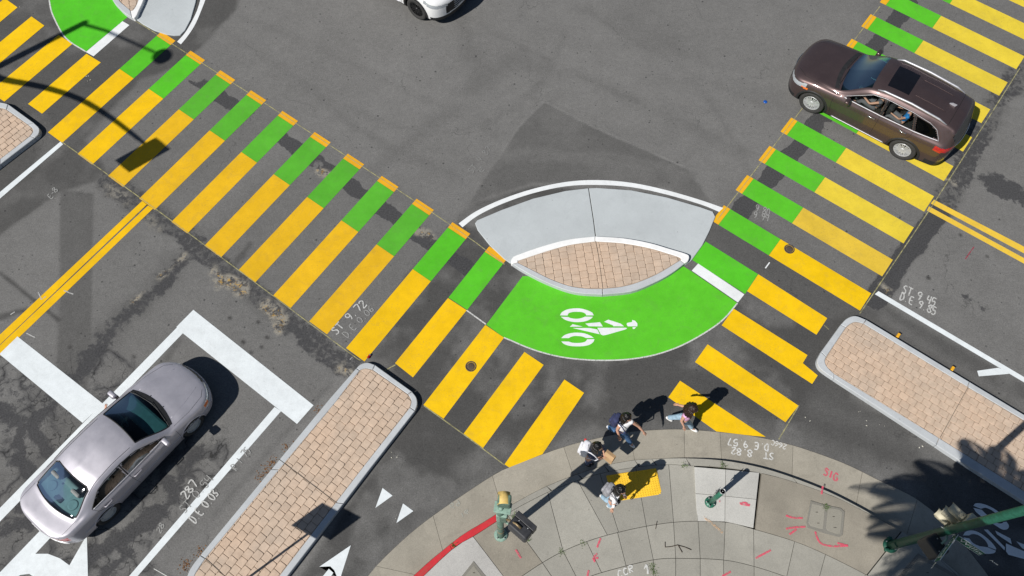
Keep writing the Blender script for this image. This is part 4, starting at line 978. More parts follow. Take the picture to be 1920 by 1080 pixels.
# ================================================================== VEHICLES
def car_paint(name, c, metal=0.5, rough=0.32, flake=0.10, coat=0.7):
    t = NT(name); co = t.coord()
    n = t.noise(3, 4, .6, co); fl = t.noise(900, 1, .5, co)
    f = t.math('MULTIPLY', t.ramp(n, .3, .7, .96, 1.04), t.ramp(fl, .3, .7, 1 - flake, 1 + flake))
    d = t.math('MULTIPLY', t.ramp(t.noise(14, 6, .75, co), .5, .8), .12)      # road dust
    base = t.mix(d, t.scale(t.rgb(c), f), (.20, .18, .16))
    return t.set(base, t.ramp(n, .3, .7, rough - .04, rough + .06), metal, .5, Coat_Weight=coat, Coat_Roughness=.06)
M_SUVP = car_paint('brown_car_paint', (0.108, 0.074, 0.072), .70, .42)
M_SEDP = car_paint('lilac_car_paint', (0.485, 0.468, 0.510), .50, .47, .06, .5)
M_WHTP = car_paint('white_car_paint', (0.78, 0.78, 0.78), 0, .3, .02)
M_TRIM = plain('black_trim', (.018, .018, .019), .55, var=.2); M_RUB = plain('tyre_rubber', (.035, .034, .033), .8, var=.25, scale=30)
M_CHR = plain('chrome', (.75, .76, .78), .18, 1.0, var=.05); M_ALLOY = plain('alloy', (.50, .51, .52), .45, .35, var=.08); M_ALLOYD = plain('dark_alloy', (.03, .03, .032), .3, .7)
M_HUBC = plain('hubcap', (.48, .52, .55), .4, .5, var=.1)
M_INT = plain('dark_interior', (.02, .021, .022), .8, var=.2); M_INTG = plain('grey_interior', (.20, .24, .24), .85, var=.15); M_INTB = plain('pale_interior', (.22, .23, .225), .85, var=.15)
M_LAMP = plain('lamp_lens', (.62, .66, .70), .12, .55, var=.2, scale=25); M_TAIL = plain('tail_red', (.42, .012, .014), .18, 0, .6, var=.25, scale=25, Coat_Weight=.8); M_AMB = plain('amber_lens', (.75, .17, .02), .25, Coat_Weight=.6)
M_BAD = plain('seam_dark', (.008, .008, .008), .8); M_SILV = plain('silver_trim', (.55, .55, .58), .5, .6)
def glass(name, tint, refl=1.0):
    t = NT(name); t.n.remove(t.b)
    tr = t.node('ShaderNodeBsdfTransparent'); tr.inputs[0].default_value = (*tint, 1)
    gl = t.node('ShaderNodeBsdfGlossy'); gl.inputs['Roughness'].default_value = .02; gl.inputs[0].default_value = (.9, .95, 1, 1)
    fr = t.node('ShaderNodeFresnel'); fr.inputs[0].default_value = 1.5
    mx = t.node('ShaderNodeMixShader'); t.l.new(t.math('MULTIPLY', fr.outputs[0], refl), mx.inputs[0]); t.l.new(tr.outputs[0], mx.inputs[1]); t.l.new(gl.outputs[0], mx.inputs[2])
    t.l.new(mx.outputs[0], t.out.inputs[0]); return t.m
M_GLASS = glass('clear_auto_glass', (.80, .84, .83), .15); M_GLASSS = glass('sedan_side_glass', (.24, .30, .29), .25); M_GLASSD = glass('tinted_auto_glass', (.06, .07, .08), .25); M_GLASSR = glass('rear_auto_glass', (.66, .86, .88), .6); M_SUNR = plain('sunroof_glass', (.006, .006, .008), .08, 0, .6)
M_GLASSW = glass('windscreen_glass', (.26, .46, .48), .45)

def pchip(xs, ys, x):
    xs = np.array(xs, float); ys = np.array(ys, float)
    if xs[0] > xs[-1]: xs, ys = xs[::-1], ys[::-1]
    h = np.diff(xs); d = np.diff(ys) / h; m = np.zeros_like(ys); m[0], m[-1] = d[0], d[-1]
    for i in range(1, len(xs) - 1):
        if d[i - 1] * d[i] > 0:
            w1, w2 = 2 * h[i] + h[i - 1], h[i] + 2 * h[i - 1]; m[i] = (w1 + w2) / (w1 / d[i - 1] + w2 / d[i])
    k = np.clip(np.searchsorted(xs, x) - 1, 0, len(xs) - 2); t = np.clip((x - xs[k]) / h[k], 0, 1)
    return (2 * t**3 - 3 * t**2 + 1) * ys[k] + (t**3 - 2 * t**2 + t) * h[k] * m[k] + (-2 * t**3 + 3 * t**2) * ys[k + 1] + (t**3 - t**2) * h[k] * m[k + 1]
def in_poly(P, x, z):
    r = np.zeros(x.shape, bool); n = len(P)
    for i in range(n):
        (ax, az), (bx, bz) = P[i], P[(i + 1) % n]
        r ^= ((az > z) != (bz > z)) & (x < (bx - ax) * (z - az) / (bz - az + 1e-12) + ax)
    return r
def round_poly(P, r, n=4):
    out = []; m = len(P); P = [np.array(p, float) for p in P]
    for i in range(m):
        a, b, c = P[i - 1], P[i], P[(i + 1) % m]
        d1 = (a - b) / np.linalg.norm(a - b); d2 = (c - b) / np.linalg.norm(c - b)
        q = min(r, np.linalg.norm(a - b) * .45, np.linalg.norm(c - b) * .45)
        p1, p2 = b + d1 * q, b + d2 * q
        for k in range(n + 1):
            t = k / n; out.append((1 - t)**2 * p1 + 2 * t * (1 - t) * b + t * t * p2)
    return out

class Car:
    def __init__(s, spec):
        s.sp = spec
        xf, xr = spec['nose'], spec['tail']
        # parameter rows: dense at both ends
        n = 210; t = np.linspace(0, 1, n); e = 0.5 - 0.5 * np.cos(np.pi * t); mixr = .75 * t + .25 * e
        # extra density right at the tips
        tip = np.concatenate([1 - np.geomspace(1, .004, 14)]); body = mixr
        x = xr + (xf - xr) * body
        endf = xf - .10 * np.geomspace(1, .0008, 26); endr = xr + .10 * np.geomspace(1, .0008, 26)
        x = np.unique(np.concatenate([x[(x > xr + .1) & (x < xf - .1)], endf, endr, [xf, xr]]))
        s.x = x
        W = spec['W']
        def wid(x):
            w = np.full_like(x, W)
            a = spec['front_round']; q = np.clip((x - (xf - a[0])) / a[0], 0, 1); w = w * np.maximum(1 - q ** a[1], 0) ** (1 / a[2])
            a = spec['rear_round']; q = np.clip(((xr + a[0]) - x) / a[0], 0, 1); w = w * np.maximum(1 - q ** a[1], 0) ** (1 / a[2])
            return w * pchip(*zip(*spec['taper']), x)
        w = wid(x); s.w = w
        fn = lambda k: pchip(*zip(*spec[k]), x)
        zb = fn('zb'); z6 = fn('z6'); z10 = fn('z10'); z8 = fn('z8'); z7 = fn('z7'); y6 = fn('y6') * w; y7 = fn('y7') * w; y8 = fn('y8') * w
        zsh = z6 - fn('dsh')
        zl = zb + (zsh - zb) * .30; zm_ = zb + (zsh - zb) * .66
        z9 = z8 + (z10 - z8) * .72
        cols = [(0 * w, zb), (.82 * w, zb), (.955 * w, zb + .035), (.985 * w, zl), (w, zm_), (.985 * w, zsh), (y6, z6), (y7, z7), (y8, z8), (.5 * y8, z9), (0 * w, z10)]
        # across: interpolate the eleven control columns
        sub = spec.get('sub', [2, 4, 5, 7, 7, 6, 10, 4, 8, 8]); vv = [0.0]
        for k, q in enumerate(sub): vv += [k + (i + 1) / q for i in range(q)]
        vv = np.array(vv); s.v = vv; ks = np.arange(11)
        Yc = np.stack([c[0] for c in cols], 1); Zc = np.stack([c[1] for c in cols], 1)
        Y = np.empty((len(x), len(vv))); Z = np.empty_like(Y)
        # chord-parameterised cubic in v
        for r in range(len(x)):
            Y[r] = pchip(ks, Yc[r], vv); Z[r] = pchip(ks, Zc[r], vv)
        bow = pchip(*zip(*spec['bow']), x)[:, None]
        lift = np.clip((vv - 5.5) / 1.5, 0, 1)[None, :]
        X = x[:, None] + bow * lift * (1 - (Y / (w[:, None] + 1e-6)) ** 2)
        s.X, s.Y, s.Z = X, Y, Z
        s.root = None
    def col_of(s, v): return int(np.argmin(abs(s.v - v)))
    def y_at(s, px, pz, v0=2, v1=9):
        a, b = s.col_of(v0), s.col_of(v1)
        d = (s.X[:, a:b] - px) ** 2 + (s.Z[:, a:b] - pz) ** 2
        k = np.argsort(d.ravel())[:4]; w = 1 / (d.ravel()[k] + 1e-5); return float((s.Y[:, a:b].ravel()[k] * w).sum() / w.sum())
    def z_at(s, px, py, v0=5):
        a = s.col_of(v0); d = (s.X[:, a:] - px) ** 2 + (s.Y[:, a:] - abs(py)) ** 2
        k = np.argsort(d.ravel())[:4]; w = 1 / (d.ravel()[k] + 1e-5); return float((s.Z[:, a:].ravel()[k] * w).sum() / w.sum())
    def classify(s, regions, default='body'):
        """regions: list of (part, side, mask function(x,y,z,v)) later ones win; side in 'both','l','r'"""
        X, Y, Z, v = s.X, s.Y, s.Z, s.v
        cx = (X[:-1, :-1] + X[1:, 1:] + X[:-1, 1:] + X[1:, :-1]) / 4; cy = (Y[:-1, :-1] + Y[1:, 1:] + Y[:-1, 1:] + Y[1:, :-1]) / 4; cz = (Z[:-1, :-1] + Z[1:, 1:] + Z[:-1, 1:] + Z[1:, :-1]) / 4
        cv = np.broadcast_to((v[:-1] + v[1:])[None] / 2, cx.shape)
        cu = np.broadcast_to((s.x[:-1] + s.x[1:])[:, None] / 2, cx.shape)
        out = {}
        for side in (1, -1):
            lab = np.full(cx.shape, default, dtype=object)
            for part, sd_, fn in regions:
                if sd_ == 'l' and side < 0 or sd_ == 'r' and side > 0: continue
                m = fn(cx, cy, cz, cv, cu)
                lab[m] = part if sd_ != 'each' else part + ('#l' if side > 0 else '#r')
            out[side] = lab
        return out
    def build(s, name, regions, mats, root):
        lab = s.classify(regions); n, m = s.X.shape; parts = {}
        P = {1: np.stack([s.X, s.Y, s.Z], -1).reshape(-1, 3), -1: np.stack([s.X, -s.Y, s.Z], -1).reshape(-1, 3)}
        objs = {}
        names = set(lab[1].ravel()) | set(lab[-1].ravel())
        for part in names:
            if part == 'hole': continue
            V, Fc = [], []
            for side in (1, -1):
                ij = np.argwhere(lab[side] == part)
                if not len(ij): continue
                a = ij[:, 0] * m + ij[:, 1]
                q = np.stack([a, a + m, a + m + 1, a + 1], 1) if side > 0 else np.stack([a, a + 1, a + m + 1, a + m], 1)
                u, inv = np.unique(q.ravel(), return_inverse=True); b = sum(len(v_) for v_ in V)
                V.append(P[side][u]); Fc.append(inv.reshape(-1, 4) + b)
            V = np.concatenate(V); Fc = np.concatenate(Fc)
            bm = bmesh.new(); bv = [bm.verts.new(p) for p in V]
            for f in Fc:
                try: bm.faces.new([bv[i] for i in f])
                except ValueError: pass
            bmesh.ops.remove_doubles(bm, verts=bm.verts, dist=1e-4)
            bmesh.ops.dissolve_degenerate(bm, edges=bm.edges, dist=1e-5)
            pn = part.split('#')[0]
            me_ = bpy.data.meshes.new(pn); bm.to_mesh(me_); bm.free()
            me_.polygons.foreach_set('use_smooth', [True] * len(me_.polygons)); me_.materials.append(mats.get(pn, mats['body']))
            objs[part] = link(bpy.data.objects.new(pn, me_), root)
        return objs
    def side_line(s, name, xz, w, mat, parent, side, closed=False, off=.004):
        pts = []
        P = list(xz) + ([xz[0]] if closed else [])
        for i in range(len(P) - 1):
            L = math.hypot(P[i + 1][0] - P[i][0], P[i + 1][1] - P[i][1]); k = max(1, int(L / .05))
            pts += [(P[i][0] + (P[i + 1][0] - P[i][0]) * j / k, P[i][1] + (P[i + 1][1] - P[i][1]) * j / k) for j in range(k)]
        pts.append(P[-1])
        p3 = [(x, side * (s.y_at(x, z) + off), z) for x, z in pts]
        V, Fc = tube_geo(p3, w, 5); return meshobj(name, V, Fc, mat, parent, True)
    def top_line(s, name, xy, w, mat, parent, off=.002, v0=5):
        P = list(xy); pts = []
        for i in range(len(P) - 1):
            L = math.hypot(P[i + 1][0] - P[i][0], P[i + 1][1] - P[i][1]); k = max(1, int(L / .06))
            pts += [(P[i][0] + (P[i + 1][0] - P[i][0]) * j / k, P[i][1] + (P[i + 1][1] - P[i][1]) * j / k) for j in range(k)]
        pts.append(P[-1])
        V, Fc = tube_geo([(x, y, s.z_at(x, y, v0) + off) for x, y in pts], w, 5); return meshobj(name, V, Fc, mat, parent, True)

WHEEL_CACHE = {}
def wheel(root, x, y, r, width, side, spokes, rim_mat, kind):
    """wheel = barrel, with tyre and rim as sub-parts; outer face towards side"""
    key = (r, width, spokes, rim_mat.name, kind)
    if key not in WHEEL_CACHE:
        rr = r * .66; h = width / 2
        def lm(prof, n=40):
            V, Fc = [], []
            for q, yy in prof:
                for k in range(n): V.append((q * math.cos(2 * math.pi * k / n), yy, q * math.sin(2 * math.pi * k / n)))
            for i in range(len(prof) - 1):
                for k in range(n): Fc.append((i * n + k, (i + 1) * n + k, (i + 1) * n + (k + 1) % n, i * n + (k + 1) % n))
            return V, Fc
        ty = lm([(rr, -h * .8), (r * .86, -h), (r * .95, -h * .94), (r, -h * .7), (r, h * .7), (r * .95, h * .94), (r * .86, h), (rr * 1.04, h * .92), (rr, h * .8), (rr, -h * .8)])
        br = lm([(0.02, h * .10), (rr * .98, h * .10), (rr * .98, -h * .8)])
        V, Fc = lm([(rr * 1.0, h * .78), (rr * .96, h * .86), (rr * .90, h * .84), (rr * .88, h * .5), (rr * .86, h * .2)])
        def spoke(a, w0, w1, z0, z1):
            s = len(V); ca, sa = math.cos(a), math.sin(a)
            for q, w, yy in ((.03, w0, z0), (rr * .5, (w0 + w1) / 2, (z0 + z1) / 2 + .012), (rr * .91, w1, z1)):
                for sg in (-1, 1):
                    for dy in (0, -.035): V.append((q * ca - sg * w * sa, yy + dy, q * sa + sg * w * ca))
            for b in (0, 4):
                i = s + b; Fc.extend([(i, i + 4, i + 6, i + 2), (i, i + 1, i + 5, i + 4), (i + 2, i + 6, i + 7, i + 3)])
        for k in range(spokes):
            a = 2 * math.pi * k / spokes + .2
            if kind == 'twin':
                spoke(a - .13, .016, .012, h * .72, h * .82); spoke(a + .13, .016, .012, h * .72, h * .82)
            else: spoke(a, .03, .045, h * .8, h * .8)
        s = len(V); hub = lm([(0, h * .84), (.05, h * .84), (.065, h * .7)], 20); V += hub[0]; Fc += [tuple(i + s for i in f) for f in hub[1]]
        ms = []
        for nm, (vv, ff), mt in (('wheel', br, M_TRIM), ('tyre', ty, M_RUB), ('rim', (V, Fc), rim_mat)):
            me_ = bpy.data.meshes.new(nm); me_.from_pydata(vv, [], ff); me_.materials.append(mt); me_.update()
            me_.polygons.foreach_set('use_smooth', [nm == 'tyre'] * len(me_.polygons)); ms.append(me_)
        WHEEL_CACHE[key] = ms
    ms = WHEEL_CACHE[key]
    w = link(bpy.data.objects.new('wheel', ms[0]), root); w.location = (x, y, r)
    w.rotation_euler = (0, random.uniform(0, 1), 0 if side > 0 else math.pi)
    for nm, me_ in (('tyre', ms[1]), ('rim', ms[2])): link(bpy.data.objects.new(nm, me_), w)
    return w
def arch(car, root, xw, zw, R, side, w, depth=.30, lip=True, mat=None):
    """dark wheel housing, and a lip of cladding round the opening"""
    V, Fc = [], []; n = 18
    for k in range(n + 1):
        a = math.pi * (-.12 + 1.24 * k / n); x, z = xw + R * math.cos(a), zw + R * math.sin(a)
        y = car.y_at(x, z, 1.5, 6)
        V += [(x, side * (y - .005), z), (x, side * (y - depth), z)]
    for k in range(n): Fc.append((2 * k, 2 * k + 1, 2 * k + 3, 2 * k + 2))
    s = len(V); Fc.append(tuple(2 * k + 1 for k in range(n + 1)))
    meshobj('wheel_housing', V, Fc, M_TRIM, root)
    if lip:
        V, Fc = [], []
        for k in range(n + 1):
            a = math.pi * (-.10 + 1.20 * k / n); c, s_ = math.cos(a), math.sin(a)
            for q, o in ((R - .015, -.01), (R - .008, .014), (R + w, .010), (R + w + .008, -.01)):
                x, z = xw + q * c, zw + q * s_; V.append((x, side * (car.y_at(x, z, 1.2, 6.5) + o), z))
        for k in range(n):
            for j in range(3): Fc.append((4 * k + j, 4 * k + j + 1, 4 * k + 5 + j, 4 * k + 4 + j))
        meshobj('arch_trim', V, Fc, mat or M_TRIM, root, True)
def mirror_part(car, root, x, z, side, mat):
    y = car.y_at(x, z) - .01; bm = bmesh.new()
    add_box(bm, (x - .02, side * (y + .15), z + .07), (.13, .22, .15))
    bmesh.ops.bevel(bm, geom=list(bm.edges), offset=.045, segments=3, profile=.5, affect='EDGES')
    o = bmobj('side_mirror', bm, mat, root, True)
    box_obj('mirror_arm', (x, side * (y + .03), z + .02), (.09, .12, .035), M_TRIM, o, bevel=.008)
    box_obj('mirror_glass', (x - .088, side * (y + .15), z + .07), (.004, .18, .11), M_CHR, o)
def seat(root, x, y, z0, mat, w=.50, hr=True):
    bm = bmesh.new(); add_box(bm, (x + .05, y, z0 + .12), (.50, w, .16)); add_box(bm, (x - .24, y, z0 + .42), (.16, w, .58), Matrix.Rotation(-.22, 3, 'Y'))
    bmesh.ops.bevel(bm, geom=list(bm.edges), offset=.05, segments=2, profile=.5, affect='EDGES')
    o = bmobj('seat', bm, mat, root, True)
    if hr: box_obj('headrest', (x - .33, y, z0 + .80), (.09, .26, .17), mat, o, bevel=.035)
def steering(root, x, y, z, mat):
    pts = [(x + .05 * math.sin(a), y + .19 * math.cos(a), z + .17 * math.sin(a)) for a in np.linspace(0, 2 * math.pi, 22)]
    o = tube('steering_wheel', pts, .016, mat, root, 6); box_obj('wheel_hub', (x, y, z), (.06, .16, .10), mat, o, bevel=.02)
def door_handle(car, parent, x, z, side, mat):
    y = car.y_at(x, z); tube('handle', [(x + .11, side * (y + .006), z), (x + .09, side * (y + .035), z + .003), (x - .09, side * (y + .035), z + .003), (x - .11, side * (y + .006), z)], .014, mat, parent, 6)

def finish_car(car, root, objs, sp, mats, door_x, belt_z):
    pass

# ------------------------------------------------------------------ brown SUV
SUV = dict(nose=2.36, tail=-2.52, W=.958, front_round=(.52, 2.6, 2.2), rear_round=(.40, 2.8, 2.4),
    taper=[(2.36, .985), (1.4, 1.0), (-1.4, 1.0), (-2.0, .985), (-2.52, .97)],
    zb=[(2.36, .30), (2.0, .24), (1.4, .22), (-1.4, .22), (-2.1, .27), (-2.52, .36)],
    z6=[(2.36, .74), (2.30, .82), (2.15, .90), (1.8, .97), (1.2, 1.03), (.8, 1.06), (0, 1.09), (-1.4, 1.14), (-2.0, 1.18), (-2.3, 1.14), (-2.45, 1.02), (-2.52, .86)],
    dsh=[(2.36, .10), (1.5, .12), (0, .13), (-2.0, .12), (-2.52, .10)],
    z10=[(2.36, .78), (2.31, .90), (2.2, .97), (1.9, 1.05), (1.4, 1.115), (.95, 1.15), (.80, 1.19), (.12, 1.635), (-.05, 1.685), (-.5, 1.725), (-1.2, 1.715), (-1.8, 1.675), (-2.18, 1.62), (-2.24, 1.58), (-2.42, 1.20), (-2.47, 1.06), (-2.52, .90)],
    z8=[(2.36, .765), (2.31, .87), (2.2, .945), (1.9, 1.03), (1.4, 1.09), (.95, 1.12), (.80, 1.15), (.10, 1.585), (-.1, 1.63), (-.5, 1.665), (-1.2, 1.655), (-1.8, 1.61), (-2.15, 1.55), (-2.24, 1.50), (-2.42, 1.15), (-2.47, 1.04), (-2.52, .885)],
    z7=[(2.36, .75), (2.31, .84), (2.2, .92), (1.9, 1.0), (1.4, 1.06), (1.0, 1.075), (.85, 1.085), (.06, 1.525), (-.2, 1.575), (-.5, 1.59), (-1.2, 1.575), (-1.8, 1.50), (-2.1, 1.42), (-2.25, 1.34), (-2.42, 1.10), (-2.47, 1.02), (-2.52, .87)],
    y6=[(2.36, .93), (1.8, .93), (1.0, .925), (0, .925), (-1.5, .915), (-2.2, .90), (-2.52, .92)],
    y7=[(2.36, .83), (1.8, .83), (1.0, .865), (.85, .87), (.06, .755), (-.5, .735), (-1.5, .735), (-2.1, .76), (-2.3, .80), (-2.52, .84)],
    y8=[(2.36, .68), (1.8, .70), (1.0, .80), (.85, .81), (.06, .66), (-.5, .645), (-1.5, .64), (-2.1, .66), (-2.3, .70), (-2.52, .70)],
    bow=[(2.36, 0), (1.7, .02), (1.2, .10), (.85, .17), (.06, .09), (-.6, 0), (-1.7, 0), (-2.2, -.05), (-2.42, -.06), (-2.52, 0)])
WB2 = 1.395
suv_wins = {'front_window': [(.66, 1.115), (.08, 1.49), (-.02, 1.52), (-.30, 1.55), (-.36, 1.125)], 'rear_window_pane': [(-.44, 1.125), (-.38, 1.555), (-1.10, 1.545), (-1.30, 1.155)], 'quarter_window': [(-1.37, 1.16), (-1.18, 1.54), (-1.58, 1.49), (-1.80, 1.41), (-1.98, 1.225)]}
suv_wins = {k: round_poly(p, .05) for k, p in suv_wins.items()}
def suv_regions(wins, open_front=True):
    R = []
    box = lambda x0, x1, z0, z1, v0, v1: (lambda x, y, z, v, u: (x > x0) & (x < x1) & (z > z0) & (z < z1) & (v > v0) & (v < v1))
    R.append(('hood', 'both', lambda x, y, z, v, u: (v > 6.4) & (x > .98 + .17 * (1 - (y / .9)**2) - .10) & (x < 2.22)))
    R.append(('door#f', 'each', lambda x, y, z, v, u: (x < .95 - .10 * np.clip((z - .5), 0, 1)) & (x > -.40) & (v > 1.6) & (v < 7.0) & (z < 1.60) & (x < .95 - (np.clip(z - 1.06, 0, 2)) * 1.55)))
    R.append(('door#b', 'each', lambda x, y, z, v, u: (x <= -.40) & (x > -1.33 - .0 * z) & (v > 1.6) & (v < 7.0) & ((x + 1.395)**2 + (z - .37)**2 > .46**2)))
    R.append(('lower_cladding', 'both', lambda x, y, z, v, u: (v < 2.35)))
    R.append(('lower_cladding', 'both', lambda x, y, z, v, u: (x > 1.95) & (z < .42)))
    R.append(('lower_cladding', 'both', lambda x, y, z, v, u: (x < -2.0) & (z < .50)))
    R.append(('grille', 'both', lambda x, y, z, v, u: (x > 2.1) & (y < .55) & (z > .46) & (z < .80)))
    R.append(('headlight', 'each', lambda x, y, z, v, u: (x > 1.72) & (x < 2.34) & (z > .735 + (2.3 - x) * .14) & (z < .835 + (2.3 - x) * .20) & (v < 6.6) & (y > .52)))
    R.append(('turn_lens', 'each', lambda x, y, z, v, u: (x > 1.66) & (x < 1.86) & (z > .79) & (z < .84) & (v < 6.2)))
    R.append(('taillight', 'each', lambda x, y, z, v, u: (x < -2.02) & (z > .93 - (x + 2.3) * .05) & (z < 1.08 - (x + 2.3) * .02) & (v < 6.4) & (y > .42)))
    R.append(('windshield', 'both', lambda x, y, z, v, u: (v > 8.1) & (u > .13) & (u < .79)))
    R.append(('rear_window', 'both', lambda x, y, z, v, u: (v > 7.25) & (u < -2.245) & (u > -2.425)))
    R.append(('sunroof', 'both', lambda x, y, z, v, u: (np.abs(x + .42) < .30) & (y < .40) & (v > 8.4)))
    for k, p in wins.items(): R.append((k, 'each', (lambda P: lambda x, y, z, v, u: in_poly(P, x, z) & (v > 5.9) & (v < 7.3))(p)))
    for xw in (WB2, -WB2): R.append(('hole', 'both', (lambda c: lambda x, y, z, v, u: ((x - c)**2 + (z - .37)**2 < .425**2) & (v < 5.6) & (v > .6))(xw)))
    return R
def make_suv(label, loc, rz, paintm, cat, rimm, group=None, interior=True, spokes=10):
    root = empty('car', loc, rz); root.scale = (.978, 1, 1); tag(root, label, cat, group)
    car = Car(SUV)
    mats = dict(body=paintm, hood=paintm, door=paintm, lower_cladding=M_TRIM, grille=M_TRIM, headlight=M_LAMP, turn_lens=M_AMB if paintm is M_SUVP else M_WHTP, taillight=M_TAIL, windshield=M_GLASSW, rear_window=M_GLASSD, sunroof=M_SUNR, front_window=M_GLASS, rear_window_pane=M_GLASS, quarter_window=M_GLASSD)
    objs = car.build('car', suv_regions(suv_wins), mats, root)
    for side, sfx in ((1, '#l'), (-1, '#r')):
        for xw in (WB2, -WB2):
            wheel(root, xw, side * .815, .37, .25, side, spokes, rimm, 'twin'); arch(car, root, xw, .37, .425, side, .055)
        mirror_part(car, root, .56, 1.09, side, paintm)
        for dk, hx, hz in (('door#f' + sfx, -.22, .985), ('door#b' + sfx, -1.12, 1.03)):
            dk2 = [k for k in objs if k == dk]
            if dk2: door_handle(car, objs[dk], hx, hz, side, M_CHR)
        car.side_line('belt_chrome', [(.70, 1.10), (-.36, 1.112), (-1.35, 1.145), (-2.02, 1.205)], .014, M_SILV, root, side, off=.008)
        car.side_line('window_chrome', [(-2.02, 1.205), (-1.82, 1.425), (-1.58, 1.51), (-1.1, 1.565), (-.3, 1.572), (.05, 1.515), (.68, 1.125)], .007, M_SILV, root, side, off=.004)
        for k, l in enumerate([[(.93, 1.04), (.92, .8), (.84, .40), (.80, .30)], [(-.40, 1.10), (-.41, .9), (-.42, .30)], [(-1.35, 1.13), (-1.33, .95), (-1.20, .82), (-1.02, .62), (-.93, .42), (-.90, .30)]]):
            car.side_line('panel_gap', l, .0045, M_BAD, root, side, off=.0)
        car.side_line('b_pillar', [(-.40, 1.12), (-.35, 1.55)], .03, M_TRIM, root, side, off=-.012)
        car.side_line('b_pillar', [(-1.335, 1.155), (-1.15, 1.54)], .022, M_TRIM, root, side, off=-.010)
        V, Fc = tube_geo([(x, side * (.655 * car.sp['W'] + dy), car.z_at(x, .62) + dz) for x, dy, dz in ((.02, -.01, .0), (-.15, .005, .05), (-.9, 0, .062), (-1.7, 0, .055), (-1.95, -.005, .005))], [.012, .025, .03, .028, .012], 8)
        meshobj('roof_rail', V, Fc, M_SILV, root, True)
        car.top_line('roof_rib', [(-.85, side * .30), (-1.75, side * .30)], .006, paintm, root, off=.004)
        car.side_line('sill_chrome', [(.75, .315), (-.85, .315)], .014, M_SILV, root, side, off=.006)
        car.top_line('hood_gap', [(2.18, side * .52), (1.9, side * .74), (1.4, side * .80), (1.02, side * .80)], .0045, M_BAD, root, 0)
    # hatch gap, fin, wipers, badges
    car.top_line('hatch_gap', [(-1.98, y) for y in np.linspace(-.62, .62, 9)], .006, M_BAD, root, 0)
    bm = bmesh.new(); add_box(bm, (-1.80, 0, car.z_at(-1.8, 0) + .03), (.17, .035, .07)); bm.verts.ensure_lookup_table()
    for v in bm.verts:
        if v.co.z > car.z_at(-1.8, 0) + .03: v.co.x -= .03 + .05 * (v.co.x > -1.80); v.co.y *= .4
    bmobj('antenna_fin', bm, M_SILV, root)
    for a, b in (((.98, .62), (.98, .0)), ((1.06, .05), (.98, -.55))):
        ws = [(a[0] + (b[0] - a[0]) * k / 8, a[1] + (b[1] - a[1]) * k / 8) for k in range(9)]
        tube('wiper', [(x, y, car.z_at(x, y, 8) + .015) for x, y in ws], .010, M_TRIM, root, 5)
    cw = [(.97 + .165 * (1 - (y / .80)**2), y) for y in np.linspace(-.74, .74, 15)]
    V, Fc = [], []
    for x, y in cw: V += [(x + .04, y, car.z_at(x + .04, y, 6.5) + .004), (x - .07, y, car.z_at(x - .07, y, 6.5) + .006)]
    Fc = [(2 * i, 2 * i + 1, 2 * i + 3, 2 * i + 2) for i in range(len(cw) - 1)]; meshobj('cowl', V, Fc, M_TRIM, root, True)
    for zz in (.52, .60, .68, .75):
        tube('grille_bar', [(2.372 - .16 * (abs(y) / .5)**2.4, y, zz) for y in np.linspace(-.5, .5, 13)], .012, M_CHR, root, 5)
    tube('tail_chrome', [(-2.535 + .10 * (abs(y) / .6)**2.6, y, .99) for y in np.linspace(-.55, .55, 11)], .014, M_CHR, root, 5)
    tube('rear_wiper', [(-2.44, -.05, 1.17), (-2.40, .30, 1.24)], .009, M_TRIM, root, 5)
    for sd_ in (1, -1):
        lathe('fog_lamp', [(0, .01), (.045, .01), (.055, 0)], M_LAMP, root, 14, 'x', loc=(2.20, sd_ * .66, .46))
    if interior:
        box_obj('floor_pan', (-.5, 0, .42), (3.2, 1.5, .1), M_INT, root); box_obj('dashboard', (.80, 0, .95), (.44, 1.44, .24), M_INT, root, bevel=.07)
        for yy in (.37, -.37): seat(root, -.25, yy, .52, M_INT); seat(root, -1.15, yy, .55, M_INT)
        seat(root, -1.15, 0, .55, M_INT, .4, False); seat(root, -1.85, 0, .62, M_INT, 1.0, False)
        steering(root, .42, .37, .98, M_INTG)
        for sd_ in (1, -1):
            box_obj('door_card', (-.4, sd_ * .80, .78), (2.6, .06, .56), M_INT, root, bevel=.02)
        box_obj('headliner', (-.95, 0, 1.585), (1.9, 1.10, .02), M_INT, root)
    return root, car, objs
def place_from_wheels(front_px, rear_px, ycontact, wb):
    Fp, Rp = G(*front_px), G(*rear_px); d = Fp - Rp; a = math.atan2(d[1], d[0]); mid = (Fp + Rp) / 2
    n = np.array([-math.sin(a), math.cos(a)])      # car's left
    c = mid - n * ycontact; return (c[0], c[1], 0), a
loc, rz = place_from_wheels((1510, 208), (1683, 298), .93, 2.79)
suv, suv_car, suv_objs = make_suv('dark brown SUV with sunroof and silver roof rails crossing the stripes', loc, rz, M_SUVP, 'car', M_ALLOY)
# ------------------------------------------------------------------ white SUV, its front corner in view
nose_px, hd = (815, 20), None
wf, wr = G(783, 34), G(741, 5)
d = G(783, 34) - G(741, 9); a_w = math.atan2(d[1], d[0]); nrm = np.array([math.sin(a_w), -math.cos(a_w)])   # right side faces the camera
cpos = G(784, 36) - np.array([math.cos(a_w), math.sin(a_w)]) * WB2 - nrm * .93
wht, wht_car, wht_objs = make_suv('white SUV with black wheels, only its front corner in view', (cpos[0], cpos[1], 0), a_w, M_WHTP, 'car', M_ALLOYD)

bm = bmesh.new(); vv_ = [bm.verts.new(p) for p in ((2.03, -.80, .62), (2.10, -.74, .60), (2.06, -.79, .44), (1.98, -.85, .40))]; bm.faces.new(vv_); bmobj('bumper_vent', bm, M_TRIM, wht).modifiers.new('t', 'SOLIDIFY').thickness = .05
